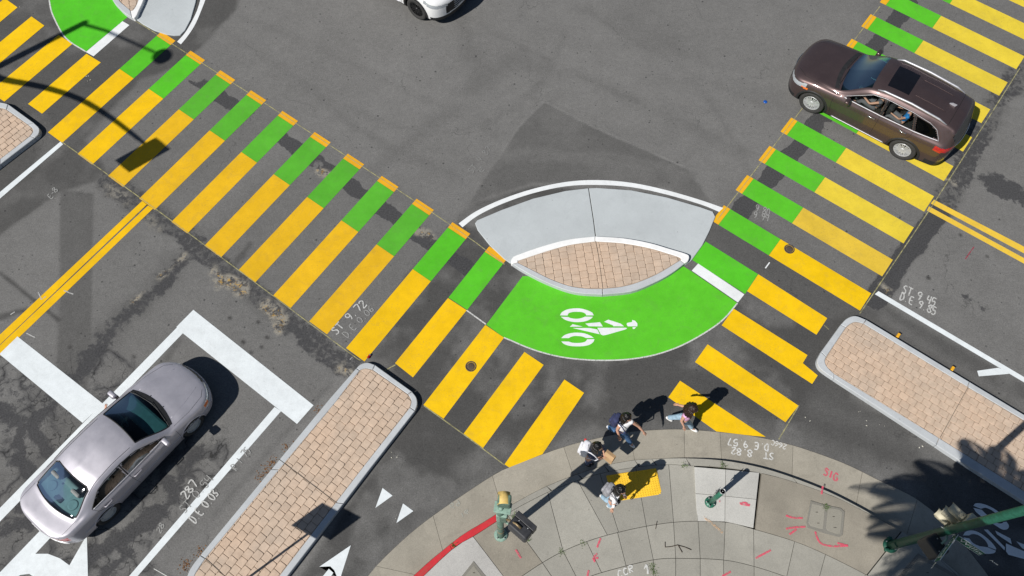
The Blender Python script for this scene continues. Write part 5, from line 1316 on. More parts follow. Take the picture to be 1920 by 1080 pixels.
# ------------------------------------------------------------------ lilac sedan
SED = dict(nose=2.30, tail=-2.46, W=.885, front_round=(.60, 2.4, 2.2), rear_round=(.50, 2.6, 2.3),
    taper=[(2.30, .97), (1.4, 1.0), (-1.3, 1.0), (-2.0, .98), (-2.46, .96)],
    zb=[(2.30, .26), (1.9, .20), (1.3, .19), (-1.3, .19), (-2.0, .23), (-2.46, .32)],
    z6=[(2.30, .56), (2.25, .63), (2.1, .69), (1.7, .76), (1.2, .835), (.9, .875), (0, .90), (-1.0, .93), (-1.6, .95), (-2.0, .95), (-2.3, .93), (-2.42, .86), (-2.46, .70)],
    dsh=[(2.30, .06), (1.5, .10), (0, .12), (-2.0, .12), (-2.46, .08)],
    z10=[(2.30, .60), (2.25, .685), (2.1, .75), (1.7, .84), (1.25, .915), (1.02, .94), (.90, .965), (.16, 1.335), (0, 1.375), (-.4, 1.415), (-.75, 1.40), (-1.0, 1.345), (-1.15, 1.29), (-1.72, 1.015), (-1.82, .995), (-2.2, .985), (-2.36, .965), (-2.43, .89), (-2.46, .73)],
    z8=[(2.30, .585), (2.25, .665), (2.1, .73), (1.7, .81), (1.25, .88), (1.02, .90), (.90, .925), (.14, 1.295), (0, 1.325), (-.4, 1.36), (-.75, 1.345), (-1.0, 1.29), (-1.15, 1.235), (-1.72, .985), (-1.82, .975), (-2.2, .968), (-2.36, .95), (-2.43, .88), (-2.46, .72)],
    z7=[(2.30, .575), (2.25, .65), (2.1, .715), (1.7, .79), (1.25, .86), (1.02, .882), (.92, .895), (.10, 1.25), (-.1, 1.285), (-.4, 1.30), (-.75, 1.285), (-1.0, 1.225), (-1.2, 1.15), (-1.72, .962), (-1.85, .96), (-2.2, .958), (-2.36, .94), (-2.43, .87), (-2.46, .71)],
    y6=[(2.30, .93), (1.7, .925), (1.0, .92), (0, .92), (-1.0, .915), (-1.7, .905), (-2.46, .92)],
    y7=[(2.30, .82), (1.7, .83), (1.02, .865), (.92, .87), (.10, .735), (-.4, .715), (-1.0, .735), (-1.72, .84), (-1.9, .85), (-2.46, .84)],
    y8=[(2.30, .64), (1.7, .70), (1.02, .80), (.92, .80), (.10, .635), (-.4, .615), (-1.0, .635), (-1.72, .77), (-1.9, .74), (-2.46, .70)],
    bow=[(2.30, 0), (1.7, .02), (1.3, .10), (.95, .20), (.10, .12), (-.4, 0), (-1.0, -.10), (-1.72, -.20), (-2.1, -.06), (-2.46, 0)])
WBS = 1.335
sed_wins = {k: round_poly(p, .045) for k, p in {'front_window': [(.70, .925), (.12, 1.215), (-.05, 1.255), (-.30, 1.27), (-.34, .935)], 'rear_window_pane': [(-.41, .937), (-.37, 1.27), (-.75, 1.255), (-.98, 1.20), (-1.38, .985), (-1.36, .965)]}.items()}
def sed_regions():
    R = []
    R.append(('hood', 'both', lambda x, y, z, v, u: (v > 6.5) & (x > .94 + .20 * (1 - (y / .82)**2) - .02) & (x < 2.16)))
    R.append(('trunk_lid', 'both', lambda x, y, z, v, u: (v > 6.8) & (x < -1.74 - .2 * (1 - (y / .8)**2) + .02) & (x > -2.44)))
    R.append(('door#f', 'each', lambda x, y, z, v, u: (x < 1.0) & (x > -.375) & (v > 1.6) & (v < 7.0) & (x < 1.0 - np.clip(z - .89, 0, 2) * 1.9)))
    R.append(('door#b', 'each', lambda x, y, z, v, u: (x <= -.375) & (x > -1.32) & (v > 1.6) & (v < 7.0) & ((x + WBS)**2 + (z - .315)**2 > .39**2) & (z < .97 + np.clip(x + 1.45, 0, 2) * .6)))
    R.append(('lower_trim', 'both', lambda x, y, z, v, u: (v < 2.0)))
    R.append(('grille', 'both', lambda x, y, z, v, u: (x > 2.05) & (y < .36) & (z > .58) & (z < .675)))
    R.append(('headlight', 'each', lambda x, y, z, v, u: (x > 1.86) & (z > .565) & (z < .672 + (2.2 - x) * .05) & (v < 6.7) & (y > .40) & (x + .30 * y > 2.12)))
    R.append(('turn_lens', 'each', lambda x, y, z, v, u: (x > 1.84) & (x < 1.99) & (z > .59) & (z < .68) & (v < 6.6)))
    R.append(('taillight', 'each', lambda x, y, z, v, u: (x < -2.16) & (z > .70) & (z < .87) & (v < 6.5) & (y > .45)))
    R.append(('windshield', 'both', lambda x, y, z, v, u: (v > 8.12) & (u > .16) & (u < .90)))
    R.append(('rear_window', 'both', lambda x, y, z, v, u: (((u + 1.36) / .345) ** 8 + ((10 - v) / 1.9) ** 8 < 1)))
    for k, p in sed_wins.items(): R.append((k, 'each', (lambda P: lambda x, y, z, v, u: in_poly(P, x, z) & (v > 5.9) & (v < 7.4))(p)))
    for xw in (WBS, -WBS): R.append(('hole', 'both', (lambda c: lambda x, y, z, v, u: ((x - c)**2 + (z - .315)**2 < .365**2) & (v < 5.7) & (v > .6))(xw)))
    return R
def make_sedan(label, loc, rz, paintm):
    root = empty('car', loc, rz); root.scale = (.95, .95, .97); tag(root, label, 'car'); car = Car(SED)
    mats = dict(body=paintm, hood=paintm, trunk_lid=paintm, door=paintm, lower_trim=M_TRIM, grille=M_TRIM, headlight=M_LAMP, turn_lens=M_AMB, taillight=M_TAIL, windshield=M_GLASSW, rear_window=M_GLASSR, front_window=M_GLASSS, rear_window_pane=M_GLASSS)
    objs = car.build('car', sed_regions(), mats, root)
    for side, sfx in ((1, '#l'), (-1, '#r')):
        for xw in (WBS, -WBS):
            wheel(root, xw, side * .765, .315, .20, side, 9, M_HUBC, 'hub'); arch(car, root, xw, .315, .365, side, .012, lip=True, mat=paintm)
        mirror_part(car, root, .70, .90, side, paintm)
        for dk, hx in (('door#f' + sfx, -.22), ('door#b' + sfx, -1.10)):
            if dk in objs: door_handle(car, objs[dk], hx, .80, side, paintm)
        car.side_line('belt_chrome', [(.72, .915), (-.34, .922), (-1.38, .955)], .010, M_SILV, root, side)
        car.side_line('window_seal', [(-1.40, .97), (-.99, 1.215), (-.75, 1.27), (-.3, 1.285), (.0, 1.26), (.13, 1.23), (.72, .93)], .009, M_TRIM, root, side)
        car.side_line('b_pillar', [(-.375, .935), (-.335, 1.27)], .024, M_TRIM, root, side, off=-.012)
        for l in [[(1.0, .86), (.99, .6), (.93, .30)], [(-.375, .92), (-.375, .30)], [(-1.40, .96), (-1.33, .80), (-1.10, .64), (-.98, .45), (-.95, .30)]]:
            car.side_line('panel_gap', l, .004, M_BAD, root, side, off=.0)
        car.side_line('rub_strip', [(1.9, .50), (1.0, .52), (-.9, .54), (-1.9, .54)], .012, paintm, root, side, off=.0)
        car.top_line('roof_gutter', [(.10, side * .555), (-.4, side * .545), (-.95, side * .56), (-1.2, side * .60)], .005, M_BAD, root, 0, 7.5)
        car.top_line('hood_gap', [(2.10, side * .52), (1.95, side * .66), (1.5, side * .745), (1.05, side * .755)], .004, M_BAD, root, 0)
        car.top_line('trunk_gap', [(-1.80, side * .70), (-2.1, side * .70), (-2.38, side * .66)], .004, M_BAD, root, 0)
        car.top_line('hood_crease', [(2.05, side * .38), (1.6, side * .50), (1.15, side * .56)], .006, paintm, root, -.002)
        box_obj('washer_nozzle', (1.22, side * .22, car.z_at(1.22, .22) + .006), (.03, .022, .012), M_TRIM, root, bevel=.004)
    for a, b in (((1.03, .60), (1.12, -.02)), ((1.15, .05), (1.02, -.56))):
        ws = [(a[0] + (b[0] - a[0]) * k / 8, a[1] + (b[1] - a[1]) * k / 8) for k in range(9)]
        tube('wiper', [(x, y, car.z_at(x, y, 7) + .014) for x, y in ws], .010, M_TRIM, root, 5)
    V = []
    cw = [(.955 + .20 * (1 - (y / .78)**2), y) for y in np.linspace(-.69, .69, 15)]
    for x, y in cw: V += [(x + .07, y, car.z_at(x + .07, y, 6.5) + .005), (x - .03, y, car.z_at(x - .03, y, 6.5) + .008)]
    meshobj('cowl', V, [(2 * i, 2 * i + 1, 2 * i + 3, 2 * i + 2) for i in range(len(cw) - 1)], M_TRIM, root, True)
    # rubber seals round windscreen and rear glass, from the outline of the glass panels
    for key in ('windshield', 'rear_window'):
        bm = bmesh.new(); bm.from_mesh(objs[key].data); be = [e for e in bm.edges if len(e.link_faces) == 1]; V, Fc = [], []
        for e in be:
            tv, tf = tube_geo([e.verts[0].co, e.verts[1].co], .016, 4, False); s_ = len(V); V += tv; Fc += [tuple(i + s_ for i in f) for f in tf]
        bm.free(); meshobj('glass_seal', V, Fc, M_TRIM, objs[key], True)
    tube('bumper_strip', [(2.31 - .30 * (abs(y) / .8)**2.5, y, .47) for y in np.linspace(-.78, .78, 17)], .018, paintm, root, 6)
    tube('rear_strip', [(-2.47 + .22 * (abs(y) / .8)**2.6, y, .58) for y in np.linspace(-.78, .78, 17)], .018, M_WHTP, root, 6)
    box_obj('number_plate', (-2.462, 0, .70), (.012, .31, .15), M_WHTP, root)
    # cabin
    box_obj('floor_pan', (-.4, 0, .34), (2.9, 1.38, .08), M_INT, root); box_obj('dashboard', (.76, 0, .80), (.46, 1.30, .20), M_INTG, root, bevel=.06)
    for yy in (.34, -.34): seat(root, -.22, yy, .36, M_INTB); seat(root, -1.02, yy, .38, M_INTB)
    seat(root, -1.02, 0, .38, M_INTB, .36, False); steering(root, .40, .34, .82, M_INTG)
    for sd_ in (1, -1): box_obj('door_card', (-.2, sd_ * .745, .66), (2.0, .05, .48), M_INT, root, bevel=.02)
    ps = box_obj('parcel_shelf', (-1.56, 0, .935), (.62, 1.20, .03), M_INTG, root, bevel=.01)
    for sd_ in (1, -1):
        lathe('speaker', [(0, .012), (.09, .018), (.11, .018), (.125, .0)], M_INTG, ps, 20, loc=(-1.60, sd_ * .36, .952))
    box_obj('brake_light', (-1.72, 0, .975), (.08, .22, .06), M_INT, ps, bevel=.015)
    for q in ((-1.42, .2), (-1.42, -.12)): box_obj('anchor', (q[0], q[1], .96), (.05, .04, .03), M_INT, ps, bevel=.01)
    box_obj('headliner', (-.45, 0, 1.30), (1.1, .92, .02), M_INTG, root)
    return root, car, objs
la = G(515, 763) - G(242, 1080); a_s = math.atan2(la[1], la[0])
sc = (G(58, 985) + G(395, 755)) / 2
SEDAN_POS = (-8.74, 4.73); SEDAN_ROT = a_s - math.radians(2.5)
sed, sed_car, sed_objs = make_sedan('pale lilac four-door sedan waiting behind the white stop bar', (*SEDAN_POS, 0), SEDAN_ROT, M_SEDP)
# ================================================================== PEOPLE
M_SKIN = plain('skin', (.52, .29, .20), .55, var=.1, scale=20); M_HAIR = plain('black_hair', (.006, .005, .005), .34, var=.5, scale=60); M_HAIRB = plain('brown_curly_hair', (.022, .010, .007), .5, var=.6, scale=60)
M_DEN = plain('blue_denim', (.055, .13, .27), .85, var=.4, scale=14); M_DENL = plain('light_denim', (.30, .43, .54), .85, var=.3, scale=14); M_NAVY = plain('navy_cloth', (.06, .08, .15), .85, var=.25, scale=14)
M_WCL = plain('white_cloth', (.72, .72, .74), .85, var=.08); M_PKCL = plain('pink_cloth', (.66, .36, .58), .85, var=.2, scale=20); M_SHOEW = plain('white_shoe', (.75, .75, .74), .6, var=.06); M_SHOEB = plain('black_shoe', (.02, .02, .022), .6)
M_PACKN = plain('navy_backpack', (.028, .035, .09), .8, var=.3, scale=18); M_PACKW = plain('white_backpack', (.68, .68, .72), .8, var=.15, scale=18); M_PACKG = plain('grey_backpack', (.26, .26, .28), .8, var=.35, scale=18)
M_KRAFT = plain('kraft_paper', (.46, .30, .16), .85, var=.12); M_BLUECL = plain('blue_print_cloth', (.02, .22, .55), .85, var=.5, scale=25); M_GREYCL = plain('grey_cloth', (.12, .12, .13), .85); M_EYE = plain('eye', (.02, .015, .012), .2); M_REDT = plain('red_tag', (.6, .03, .03), .6); M_LIP = plain('lip', (.38, .13, .12), .5)
dg = None
def skin_mesh(chains, name):
    """chains: lists of (point, radius); equal points are shared. Grown with Skin + Subdivision into one surface"""
    pts, rad, edges, idx = [], [], [], {}
    for ch in chains:
        prev = None
        for p, r in ch:
            k = tuple(round(float(c), 4) for c in p)
            if k not in idx: idx[k] = len(pts); pts.append(k); rad.append(r)
            i = idx[k]
            if prev is not None and prev != i: edges.append((prev, i))
            prev = i
    me_ = bpy.data.meshes.new(name); me_.from_pydata(pts, edges, [])
    bm = bmesh.new(); bm.from_mesh(me_); ly = bm.verts.layers.skin.verify()
    bm.verts.ensure_lookup_table()
    for i, v in enumerate(bm.verts):
        r = rad[i]; v[ly].radius = (r, r) if not hasattr(r, '__len__') else r; v[ly].use_root = (i == 0)
    bm.to_mesh(me_); bm.free()
    o = bpy.data.objects.new(name, me_); col.objects.link(o)
    m = o.modifiers.new('skin', 'SKIN'); m.use_smooth_shade = True; m.branch_smoothing = .4
    m2 = o.modifiers.new('sub', 'SUBSURF'); m2.levels = 1; m2.render_levels = 1
    d = bpy.context.evaluated_depsgraph_get(); ev = o.evaluated_get(d)
    out = bpy.data.meshes.new_from_object(ev); bpy.data.objects.remove(o); bpy.data.meshes.remove(me_)
    out.name = name; out.materials.clear()
    out.polygons.foreach_set('use_smooth', [True] * len(out.polygons))
    return out
def V3(a): return np.array(a, float)
def lerp(a, b, t): return a + (b - a) * t
def unit(v): return v / (np.linalg.norm(v) + 1e-9)
def person(J, label, top, pants, shoes, hair, face, sleeve=0.35, long_hair=True, hair_puff=1.0, scale=1.0, seated=False, group=None, curl=False, bare=False):
    """J: world joints: head, neck, sl, sr, el, er, hl, hr, hip, kl, kr, al, ar, tl, tr; face: horizontal facing vector"""
    J = {k: V3(v) for k, v in J.items()}; f = np.array([face[0], face[1], 0.0]); f = unit(f); up = np.array([0, 0, 1.]); s = scale
    org = np.array([J['hip'][0], J['hip'][1], min(J['al'][2], J['ar'][2]) - .07]); R = {k: v - org for k, v in J.items()}
    side = unit(R['sl'] - R['sr']); chest = lerp(R['neck'], R['hip'], .35); waist = lerp(R['neck'], R['hip'], .70)
    hipl, hipr = R['hip'] + side * .085 * s, R['hip'] - side * .085 * s
    def hand(w, el):
        d = unit(w - el); sd_ = unit(np.cross(d, up)); palm = w + d * .06 * s; ch = [[(w, .023 * s), (palm, .030 * s)]]
        for q, L in ((-.028, .055), (-.010, .068), (.010, .064), (.026, .05)):
            b = palm + sd_ * q * s + d * .02 * s; ch.append([(palm, .030 * s), (b, .009 * s), (b + d * L * .55 * s - up * .006, .008 * s), (b + d * L * s - up * .025, .007 * s)])
        t0 = w + d * .03 * s + sd_ * .035 * s; ch.append([(palm, .030 * s), (t0, .010 * s), (t0 + d * .035 * s + sd_ * .012 * s, .008 * s)])
        return ch
    ch = [[(R['hip'], .11 * s), (waist, .10 * s), (chest, .115 * s), (R['neck'], .050 * s), (R['head'] - up * .03, .060 * s)]]
    for sd_, e, h in (('sl', 'el', 'hl'), ('sr', 'er', 'hr')):
        ch += [[(chest, .115 * s), (lerp(chest, R[sd_], .75), .062 * s), (R[sd_], .050 * s), (lerp(R[sd_], R[e], .5), .043 * s), (R[e], .036 * s), (lerp(R[e], R[h], .5), .033 * s), (R[h], .023 * s)]] + hand(R[h], R[e])
    for hp, k, a, t in ((hipl, 'kl', 'al', 'tl'), (hipr, 'kr', 'ar', 'tr')):
        ch.append([(R['hip'], .11 * s), (hp, .085 * s), (lerp(hp, R[k], .5), .072 * s), (R[k], .053 * s), (lerp(R[k], R[a], .4), .050 * s), (R[a], .034 * s), (R[t], .028 * s)])
    me_ = skin_mesh(ch, 'person')
    # head with brow, nose and chin, joined to the body surface
    bm = bmesh.new(); bm.from_mesh(me_); hd = bmesh.ops.create_uvsphere(bm, u_segments=18, v_segments=12, radius=1)['verts']
    hx, hy = f, np.cross(up, f)
    for v in hd:
        x, y, z = v.co; w = .074 + .006 * z
        if x > 0 and z < -.2: w *= 1 - .12 * (-z)
        xx = .095 * x + (.014 if x > .86 and abs(y) < .3 and -.35 < z < .12 else 0) - (.006 if x > .75 and .1 < z < .3 and .2 < abs(y) < .6 else 0)
        p = R['head'] + hx * xx * s + hy * y * w * s + up * z * .115 * s; v.co = p
    for q in (1, -1):       # ears
        er = bmesh.ops.create_uvsphere(bm, u_segments=8, v_segments=6, radius=1)['verts']
        for v in er: v.co = R['head'] + hx * (v.co.x * .02 - .005) * s + hy * (q * .078 + v.co.y * .012) * s + up * (v.co.z * .03 - .005) * s
    bm.to_mesh(me_); bm.free(); me_.polygons.foreach_set('use_smooth', [True] * len(me_.polygons)); me_.materials.append(M_SKIN)
    o = bpy.data.objects.new('person', me_); o.location = org; link(o); tag(o, label, 'person', group)
    for q in (1, -1):
        e = R['head'] + hx * .084 * s + hy * q * .032 * s + up * .012
        lathe('eye', [(0, .012), (.009, .006), (.011, 0)], M_EYE, o, 8, loc=tuple(e))
    mo = R['head'] + hx * .086 * s - up * .058 * s; tube('mouth', [mo + hy * .02, mo + hx * .006, mo - hy * .02], .005, M_LIP, o, 5)
    def part(name, chains, mat):
        m_ = skin_mesh(chains, name); m_.materials.append(mat); return link(bpy.data.objects.new(name, m_), o)
    g = .014
    tc = [[(lerp(waist, R['hip'], .75), .118 * s + g), (waist, .10 * s + g), (chest, .115 * s + g), (lerp(chest, R['neck'], .8), .07 * s + g)]]
    for sd_, e in (('sl', 'el'), ('sr', 'er')):
        tc.append([(chest, .115 * s + g), (lerp(chest, R[sd_], .75), .062 * s + g), (R[sd_], .050 * s + g), (lerp(R[sd_], R[e], max(sleeve, .12)), .044 * s + g)])
        if sleeve > 1: tc[-1] += [(R[e], .038 * s + g), (lerp(R[e], R['h' + e[1]], .85), .030 * s + g)]
    part('top', tc, top)
    pc = [[(lerp(R['hip'], waist, .45), .112 * s + g), (R['hip'], .115 * s + g)]]
    for hp, k, a in ((hipl, 'kl', 'al'), (hipr, 'kr', 'ar')):
        pc.append([(R['hip'], .115 * s + g), (hp, .088 * s + g), (lerp(hp, R[k], .5), .074 * s + g), (R[k], .056 * s + g), (lerp(R[k], R[a], .5), .052 * s + g), (lerp(R[k], R[a], .93), .047 * s + g)])
    part('trousers', pc, pants)
    for a, t in (('al', 'tl'), ('ar', 'tr')):
        d = unit((R[t] - R[a]) * np.array([1, 1, .6])); hl = R[a] - d * .06 * s - up * .035
        part('shoe', [[(hl, .040 * s), (R[a] + d * .02 - up * .025, .045 * s), (R[t] - d * .03, .044 * s), (R[t] + d * .035 * s, .030 * s)]], shoes)
    # hair: cap plus locks
    rr = random.Random(label); bm = bmesh.new()
    cap = bmesh.ops.create_uvsphere(bm, u_segments=24, v_segments=16, radius=1)['verts']
    for v in list(cap):
        x, y, z = v.co; n_ = 1 + .05 * math.sin(7 * math.atan2(y, x) + 3 * z) + rr.uniform(-.03, .03)
        v.co = R['head'] + hx * (x * .112 - .016) * s * n_ * hair_puff + hy * y * .094 * s * n_ * hair_puff + up * (z * .128 + .018) * s * n_
    bmesh.ops.delete(bm, geom=[v for v in bm.verts if (Vector(v.co) - Vector(R['head'])).dot(Vector(hx)) > .045 * s and v.co.z < R['head'][2] + .05 * s], context='VERTS')
    ho = bmobj('hair', bm, hair, o, True)
    if long_hair:
        Vh, Fh = [], []; nl = 60 if curl else 44
        for k in range(nl):
            a = math.pi * (.42 + 1.16 * (k + rr.random()) / nl); c, sn = math.cos(a), math.sin(a)
            p0 = R['head'] + hx * c * .09 * s + hy * sn * .085 * s + up * .06 * s
            L = (.30 if not curl else .26) * s * rr.uniform(.75, 1.1); pu = hair_puff
            outv = hx * c + hy * sn; pts = []
            for q in range(6):
                t = q / 5; w = (.018 * math.sin(9 * t + k) if curl else .004 * math.sin(5 * t + k))
                pts.append(p0 + outv * (.03 * math.sin(t * 2.2) * pu + (.06 * t if curl else .015 * t) * rr.uniform(.7, 1.2)) * s + hy * w - up * L * t * (1 if not curl else .9) + hx * (-.02 * t))
            tv, tf = tube_geo(pts, [.020 * s, .024 * s, .024 * s, .022 * s, .017 * s, .006], 5); b = len(Vh); Vh += tv; Fh += [tuple(i + b for i in f_) for f_ in tf]
        meshobj('hair_locks', Vh, Fh, hair, o, True)
    return o
def J_(px, py, z): return (*G(px, py, z), z)
def backpack(J, face, mat, label, size=1.0, extra=None):
    n_, h_ = V3(J['neck']), V3(J['hip']); f = unit(np.array([face[0], face[1], 0])); up = np.array([0, 0, 1.]); c = lerp(n_, h_, .42) - f * .19
    ang = math.atan2(f[1], f[0]); o = empty('backpack', tuple(c - up * .2), ang); tag(o, label, 'backpack')
    bm = bmesh.new(); add_box(bm, (0, 0, .2), (.17 * size, .29 * size, .42 * size))
    for v in bm.verts:
        if v.co.z > .2: v.co.y *= .86; v.co.x *= .9
    bmesh.ops.bevel(bm, geom=list(bm.edges), offset=.06, segments=4, profile=.5, affect='EDGES'); bmobj('main_bag', bm, mat, o, True)
    bm = bmesh.new(); add_box(bm, (-.10 * size, 0, .11), (.07, .22 * size, .2 * size)); bmesh.ops.bevel(bm, geom=list(bm.edges), offset=.03, segments=3, profile=.5, affect='EDGES'); bmobj('pocket', bm, mat, o, True)
    tube('carry_loop', [(.06, -.04, .40), (.03, -.03, .44), (.03, .03, .44), (.06, .04, .40)], .008, mat, o, 6)
    for q in (1, -1):
        tube('strap', [(.07, q * .10, .36), (.14, q * .115, .43), (.235, q * .12, .38), (.34, q * .125, .24), (.30, q * .135, .10), (.10, q * .14, .03)], .014, mat, o, 6)
    if extra: extra(o)
    return o
P1 = dict(head=J_(1176, 783, 1.43), neck=J_(1171, 790, 1.29), sl=J_(1184.5, 790.5, 1.22), sr=J_(1162, 797, 1.22), el=J_(1197, 799, 1.0), hl=J_(1206, 809, .84), er=J_(1157, 806, .98), hr=J_(1160.5, 817, .84),
          hip=J_(1166, 806, .80), kl=J_(1152, 806.5, .44), al=J_(1141, 800, .14), tl=J_(1147, 805, .035), kr=J_(1175, 819, .46), ar=J_(1183, 832.5, .085), tr=J_(1188.5, 838, .035))
F1 = G(1188, 838) - G(1146, 805)
person(P1, 'walking girl with long black hair, white top and blue jeans, arm held out', M_WCL, M_DEN, M_SHOEW, M_HAIR, F1, sleeve=.12)
backpack(P1, F1, M_PACKN, 'rounded navy blue backpack on the girl in the white top')
P2 = dict(head=J_(1300, 767, 1.42), neck=J_(1294, 774, 1.28), sl=J_(1297, 765.5, 1.21), sr=J_(1284, 780, 1.21), el=J_(1283, 762, 1.02), hl=J_(1273, 759.5, .92), er=J_(1278, 789, .97), hr=J_(1282, 799, .82),
          hip=J_(1283, 785, .80), kl=J_(1267.5, 782, .43), al=J_(1252.5, 783, .13), tl=J_(1259, 788.5, .035), kr=J_(1291.5, 792, .46), ar=J_(1297.5, 803, .085), tr=J_(1306, 808.5, .035))
F2 = G(1306, 808.5) - G(1259, 788.5)
person(P2, 'striding girl with big curly brown hair, pink top and pale jeans', M_PKCL, M_DENL, M_SHOEW, M_HAIRB, F2, sleeve=.12, curl=True, hair_puff=1.15)
P3 = dict(head=J_(1121, 838, 1.42), neck=J_(1116, 842, 1.28), sl=J_(1123, 833, 1.21), sr=J_(1108, 847, 1.21), el=J_(1130, 840, 1.0), hl=J_(1131.5, 847.5, .97), er=J_(1107, 856, .98), hr=J_(1119, 857.5, .93),
          hip=J_(1109, 854, .80), kl=J_(1108, 859.5, .45), al=J_(1105.5, 867, .085), tl=J_(1112, 870, .035), kr=J_(1103, 862, .45), ar=J_(1100.5, 870, .085), tr=J_(1106.5, 873.5, .035))
F3 = G(1112, 870) - G(1103, 866)
person(P3, 'person with long black hair in navy clothes carrying a paper bag', M_NAVY, M_NAVY, M_SHOEB, M_HAIR, F3, sleeve=1.2)
backpack(P3, F3, M_PACKW, 'white backpack with a small red tag worn by the person in navy', 1.1, lambda o: box_obj('red_tag', (-.07, .14, .32), (.06, .05, .06), M_REDT, o, bevel=.015))
c = G(1142, 857, .80); bg = empty('paper_bag', (c[0], c[1], .66), math.atan2(F3[1], F3[0]) - .25); tag(bg, 'brown paper bag held out by the person in navy', 'paper bag')
V = []; hx_, hy_ = .12, .075
for z, k in ((0, 1.0), (.15, 1.02), (.30, .98)):
    V += [(-hx_ * k, -hy_ * k, z), (hx_ * k, -hy_ * k, z), (hx_ * k, hy_ * k, z), (-hx_ * k, hy_ * k, z)]
Fb = [(3, 2, 1, 0)] + [(r * 4 + i, r * 4 + (i + 1) % 4, r * 4 + 4 + (i + 1) % 4, r * 4 + 4 + i) for r in range(2) for i in range(4)]
meshobj('bag_body', V, Fb, M_KRAFT, bg); meshobj('folded_top', [(-hx_, -hy_, .30), (hx_, -hy_, .30), (hx_, hy_, .30), (-hx_, hy_, .30), (-hx_ * .95, .0, .325), (hx_ * .95, 0, .325)], [(0, 1, 5, 4), (2, 3, 4, 5), (1, 2, 5), (3, 0, 4)], M_KRAFT, bg)
P4 = dict(head=J_(1165, 919, 1.55), neck=J_(1160, 924, 1.41), sl=J_(1163.5, 914.5, 1.33), sr=J_(1153, 932, 1.33), el=J_(1166, 921, 1.10), hl=J_(1169, 926, 1.05), er=J_(1152, 944, 1.12), hr=J_(1149, 953, .97),
          hip=J_(1149, 935, .92), kl=J_(1139, 938.5, .58), al=J_(1128, 929.5, .30), tl=J_(1132.5, 934, .19), kr=J_(1147, 943.5, .57), ar=J_(1141.5, 948.5, .22), tr=J_(1148, 951.5, .175))
F4 = G(1152, 950) - G(1134, 934)
person(P4, 'girl in white sweater and pale jeans stepping across the tactile panel', M_WCL, M_DENL, M_SHOEW, M_HAIR, F4, sleeve=1.2)
backpack(P4, F4, M_PACKG, 'grey backpack worn by the girl beside the tactile panel')
c = G(1156.5, 943, 1.0); hb = empty('shoulder_bag', (c[0], c[1], .92), .6); tag(hb, 'small black shoulder bag of the girl in the white sweater', 'bag')
box_obj('bag_body', (0, 0, .08), (.17, .08, .15), M_SHOEB, hb, bevel=.03, seg=3); tube('strap', [(-.07, 0, .14), (-.06, .03, .28), (.0, .05, .34), (.06, .03, .28), (.07, 0, .14)], .008, M_SHOEB, hb, 6)
# people in the cars: joints given in the car's own axes
def car_person(carobj, spec, label, top, pants, hair, sc=.95, sleeve=.3, lh=False):
    bpy.context.view_layer.update(); m = carobj.matrix_world
    J = {k: tuple(m @ Vector(v)) for k, v in spec.items()}; f = m.to_3x3() @ Vector((1, 0, 0))
    return person(J, label, top, pants, M_SHOEB, hair, (f.x, f.y), sleeve=sleeve, scale=sc, long_hair=lh)
def sit(x, y, z, dl, dr, hl, hr):
    return dict(head=(x + .02, y, z + .62), neck=(x - .01, y, z + .47), sl=(x, y + .17, z + .40), sr=(x, y - .17, z + .40), el=dl, er=dr, hl=hl, hr=hr, hip=(x + .05, y, z), kl=(x + .46, y + .11, z + .10), kr=(x + .46, y - .11, z + .10), al=(x + .62, y + .11, z - .26), ar=(x + .62, y - .11, z - .26), tl=(x + .74, y + .11, z - .27), tr=(x + .74, y - .11, z - .27))
car_person(suv, sit(-.22, .37, .78, (.02, .66, 1.08), (.02, .16, 1.0), (.32, .50, 1.10), (.36, .30, 1.10)), 'driver of the brown SUV with bare forearms on the steering wheel', M_GREYCL, M_GREYCL, M_HAIR, .9)
car_person(suv, sit(-1.02, .48, .86, (-.86, .62, 1.02), (-.80, .22, 1.02), (-.60, .58, 1.05), (-.58, .30, 1.05)), 'child in a bright blue patterned shirt in the rear seat of the brown SUV', M_BLUECL, M_GREYCL, M_HAIR, .78)
car_person(sed, sit(-.20, .34, .55, (.12, .70, .88), (.05, .12, .74), (.34, .80, .98), (.34, .28, .86)), 'driver of the lilac sedan with a hand out of the side window', M_GREYCL, M_GREYCL, M_HAIR, .88)
# ================================================================== STREET FURNITURE
M_GPOLE = plain('green_pole_paint', (.014, .085, .055), .45, .1, var=.25, scale=14); M_GPOLE2 = plain('bright_green_paint', (.028, .14, .09), .42, .1, var=.2, scale=14); M_GWEA = plain('weathered_green_paint', (.22, .33, .27), .6, var=.3, scale=12); M_GDK = plain('dark_green_paint', (.09, .15, .115), .6, var=.35, scale=10)
M_FADED = plain('faded_yellow_paint', (.62, .44, .14), .65, var=.3, scale=9); M_BOX = plain('black_housing', (.028, .029, .033), .5, var=.25); M_GALV = plain('galvanised', (.42, .43, .43), .45, .7, var=.2); M_BRASS = plain('aged_brass', (.30, .22, .12), .5, .6, var=.3)
M_SIGNG = plain('sign_green', (.008, .13, .07), .35, var=.12); M_SIGNW = plain('sign_white', (.75, .78, .76), .4, var=.05); M_VIS = plain('bleached_visor', (.50, .46, .34), .65, var=.2, scale=8)
M_LENS = plain('dark_signal_lens', (.05, .012, .008), .2); M_CREAM = plain('cream_sign', (.7, .7, .66), .5)
def to3(v): return Vector((float(v[0]), float(v[1]), float(v[2]) if len(v) > 2 else 0))
def flange(root, r, mat, n=4):
    lathe('base_plate', [(0, .03), (r, .03), (r, 0)], mat, root, 24)
    for k in range(n):
        a = 2 * math.pi * (k + .5) / n; b = lathe('anchor_bolt', [(0, .075), (.016, .075), (.016, .03)], M_GALV, root, 6); b.location = (r * .74 * math.cos(a), r * .74 * math.sin(a), 0)
